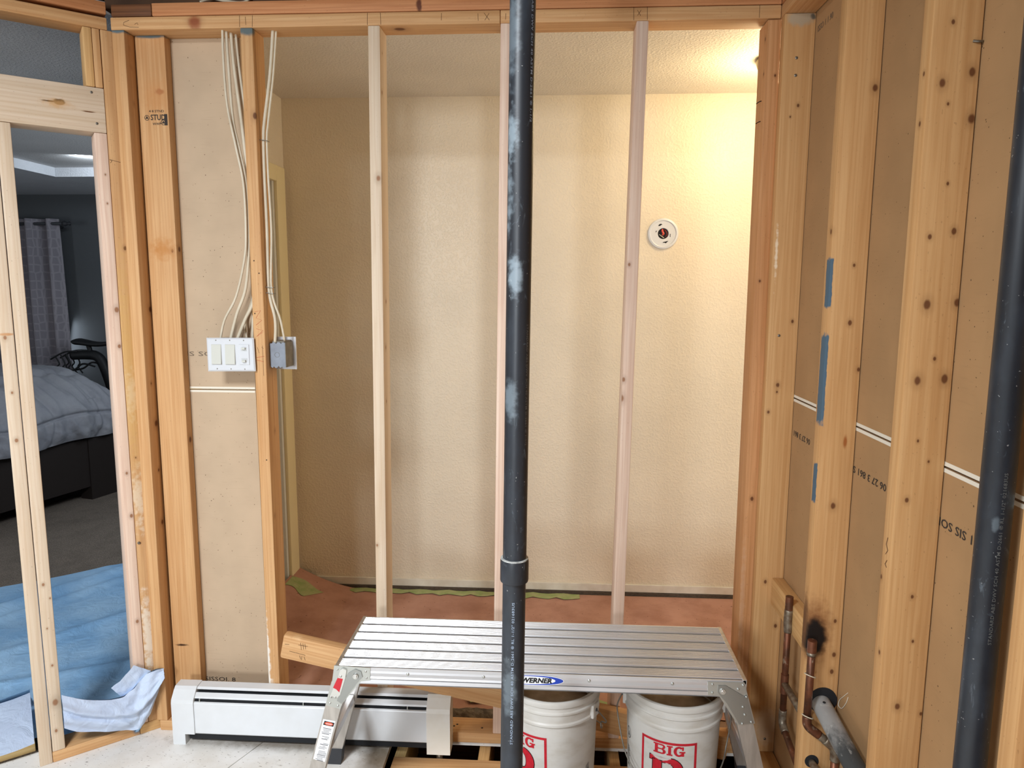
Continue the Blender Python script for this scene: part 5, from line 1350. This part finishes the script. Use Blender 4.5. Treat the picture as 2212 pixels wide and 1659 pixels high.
# ------------------------------------------------------------------ BEDROOM THINGS
BU = V((0.261, 0.965, 0)); BN = V((0.965, -0.261, 0)); B0 = V((-3.52, 2.306, 0))
def bedp(u, n_, z):
    p = B0 + BU * u + BN * n_
    return (p.x, p.y, z)
M_BEDWOOD = plain('dark_bed_wood', (44, 38, 36), 0.5)
Mb = frame(B0, (0, 0, 1), BU)     # x along the bed side, y = away from... left-hand inside
bed = empty('bed', bedp(0.0, -0.7, 0), 'low dark wooden bed frame seen through the doorway', 'bed')
def bbox(u0, u1, n0, n1, z0, z1, name, mat, parent, bev=0.0):
    M = frame(B0, (0, 0, 1), BU)
    yv = V((M[0][1], M[1][1], 0)); sgn = 1 if yv.dot(BN) > 0 else -1
    a, b = sorted((sgn * n0, sgn * n1))
    return Geo().box((u0, a, z0), (u1, b, z1), M, bev).build(name, mat, parent)
bbox(-1.0, 0.62, -1.45, -0.02, 0.13, 0.42, 'bed_box', M_BEDWOOD, bed)
bbox(-1.0, 0.60, -0.03, 0.0, 0.10, 0.46, 'side_board', M_BEDWOOD, bed)
bbox(0.36, 0.62, -0.10, 0.01, 0.0, 0.46, 'leg', M_BEDWOOD, bed)
bbox(-1.0, -0.9, -0.10, 0.0, 0.0, 0.13, 'leg', M_BEDWOOD, bed)
bbox(-1.0, -0.9, -1.45, -1.35, 0.0, 0.13, 'leg', M_BEDWOOD, bed)
bbox(0.50, 0.60, -1.45, -1.35, 0.0, 0.13, 'leg', M_BEDWOOD, bed)
bbox(-0.98, 0.66, -1.43, -0.04, 0.42, 0.60, 'mattress', plain('mattress_ticking', (196, 196, 200), 0.8), bed, 0.03)
M_COMF = plain('grey_comforter', (158, 160, 166), 0.85, color2=(142, 144, 152), scale=6, bump=0.4, bscale=40, bdist=0.01)
def comf(a, b):
    u = -1.05 + 1.88 * a
    hem = 0.470 + 0.012 * math.sin(u * 9) + 0.05 * max(0, u - 0.1) ** 1.3
    Tt = 0.985 if u < 0.42 else 0.985 - 0.26 * (1 - math.cos(PI * min(1, (u - 0.42) / 0.62))) / 1
    Tt = max(Tt, 0.66)
    if u < -0.3: Tt -= 0.12 * min(1, (-0.3 - u) / 0.5)
    t = b
    if t < 0.22:
        k = t / 0.22; n_ = 0.055 + 0.035 * math.sin(PI * k * 0.5); z = hem + 0.11 * k
    elif t < 0.5:
        k = (t - 0.22) / 0.28; n_ = 0.09 - 0.05 * k ** 2; z = hem + 0.11 + (Tt - hem - 0.11) * 0.45 * k
    else:
        k = (t - 0.5) / 0.5; n_ = 0.04 - 0.95 * k ** 1.15; z = hem + 0.11 + (Tt - hem - 0.11) * (0.45 + 0.55 * math.sin(min(1, k * 1.9) * PI / 2))
    w = 0.026 * noise.noise(V((u * 7, t * 3.0, 0.5))) + 0.022 * noise.noise(V((u * 17 + t * 4, t * 5, 2.5))) + 0.010 * noise.noise(V((u * 34 + t * 9, t * 11, 7.5)))
    q = 0.0
    for uq in (-0.75, -0.36, 0.03, 0.42, 0.80):
        q -= 0.026 * math.exp(-((u - uq - 0.03 * math.sin(t * 6)) / 0.018) ** 2)
    for tq in (0.33, 0.66):
        q -= 0.026 * math.exp(-((t - tq - 0.015 * math.sin(u * 6)) / 0.016) ** 2)
    d = w + q
    return bedp(u, n_ + d * (1.0 if t < 0.6 else 0.2), z + d * (0.2 if t < 0.5 else 0.8))
o = Geo().grid(comf, 160, 96).build('comforter', M_COMF, None, smooth=True)
tag(o, 'puffy grey quilted comforter heaped on the dark bed', 'comforter')
# curtain and rod
def mat_curtain():
    n = NT('patterned_curtain'); obj, vec = n.coords(False)
    vo = n.n('ShaderNodeTexVoronoi', feature='DISTANCE_TO_EDGE'); vo.inputs['Scale'].default_value = 17.0; vo.inputs['Randomness'].default_value = 0.25
    n.link(n.scaled(vec, (1, 1, 0.8)), vo.inputs['Vector'])
    col = n.mix(n.step(vo.outputs['Distance'], 0.04, 0.12), lin((150, 146, 152)), lin((134, 130, 137)))
    return n.finish(col, 0.9, 0.0, 0.1)
def curt(u, v):
    x = -5.05 + 0.70 * u + 0.02 * v * 0
    x += 0.06 * v * (u - 0.4)
    y = 3.80 + 0.045 * math.sin(u * 26 + 0.5 * math.sin(v * 3)) + 0.02 * math.sin(u * 9 + v)
    return (x, y, 2.16 - 2.13 * v)
o = Geo().grid(curt, 90, 24).build('curtain', mat_curtain(), None, smooth=True)
tag(o, 'grey patterned curtain hanging from a dark rod in the bedroom', 'curtain')
rod = empty('curtain_rod', (-4.5, 3.88, 2.10), 'dark curtain rod with a finial on the bedroom wall', 'curtain rod')
Geo().tube([(-5.15, 3.80, 2.112), (-4.28, 3.80, 2.118)], 0.013, 12).build('pole', M_RUBBER, rod, smooth=True)
Geo().lathe([(0.0, 0.0), (0.018, 0.004), (0.024, 0.02), (0.016, 0.036), (0.01, 0.05), (0.018, 0.062), (0.0, 0.078)], cyl_M((-4.29, 3.80, 2.118), (1, 0, 0)), 16).build('finial', M_RUBBER, rod, smooth=True)
for x in (-4.40, -5.05):
    Geo().tube([(x, 3.80, 2.112), (x, 3.86, 2.10), (x, 3.948, 2.10)], 0.012, 10).build('bracket', M_RUBBER, rod, smooth=True)
# exercise bicycle
M_BIKE = plain('black_bike_plastic', (30, 31, 33), 0.55)
by = 3.62
bk = empty('exercise_bike', (-3.8, by, 0), 'black bicycle with a saddle and rear rack behind the bed', 'bicycle')
sad = []
def saddle(u, v):
    x = -4.151 + 0.36 * u
    w = 0.085 * (1 - u) ** 1.2 + 0.022
    a = 2 * PI * v
    h = 0.030 * (1 - 0.45 * u) * (1.0 if 0.03 < u < 0.97 else 0.3)
    k = 0.35 + 0.65 * min(1, u / 0.12) if u < 0.12 else (1.0 if u < 0.93 else 1.0 - 0.6 * (u - 0.93) / 0.07)
    return (x, by + w * k * math.cos(a), 1.092 + 0.012 * math.cos(u * 5) + h * k * math.sin(a))
Geo().grid(saddle, 24, 18).build('saddle', M_BIKE, bk, smooth=True)
Geo().tube([(-4.019, by, 1.073), (-4.008, by, 1.02), (-4.019, by, 0.988)], 0.02, 10).build('seat_post', M_BIKE, bk, smooth=True)
Geo().tube([(-4.167, by, 0.983), (-4.04, by, 0.988), (-3.955, by, 0.977), (-3.902, by, 0.914), (-3.839, by, 0.713), (-3.765, by, 0.385), (-3.722, by, 0.036)], [0.042] * 37, 14).build('main_frame', M_BIKE, bk, smooth=True)
g = Geo()
for dy in (-0.06, 0.06):
    g.tube([(-4.325, by + dy, 0.951), (-4.198, by + dy, 1.014), (-4.082, by + dy, 1.02)], 0.007, 8)
    for dx in (0.0, 0.05, 0.10):
        g.tube([(-4.283 + dx, by + dy, 0.977 + dx * 0.25), (-4.251 + dx, by + dy, 0.914), (-4.278 + dx * 1.1, by + dy, 0.877), (-4.23 + dx, by + dy, 0.819)], 0.006, 8)
    g.tube([(-4.251, by + dy, 0.84), (-4.124, by + dy, 0.861), (-4.04, by + dy, 0.914), (-3.934, by + dy, 0.893)], 0.008, 8)
g.build('rear_rack', M_BIKE, bk, smooth=True)['kind'] = 'stuff'
Geo().lathe([(0.28, -0.02), (0.315, -0.02), (0.315, 0.02), (0.28, 0.02)], cyl_M((-4.20, by, 0.316), (0, 1, 0)), 40, closed=True).build('wheel', M_BIKE, bk, smooth=True)
Geo().box((-3.86, by - 0.20, 0.0), (-3.66, by + 0.20, 0.05), None, 0.01).build('stand', M_BIKE, bk)
Geo().tube([(-3.735, by, 0.16), (-3.735, by, 0.04)], 0.035, 12).build('stand_post', M_BIKE, bk, smooth=True)

bpy.context.view_layer.update()
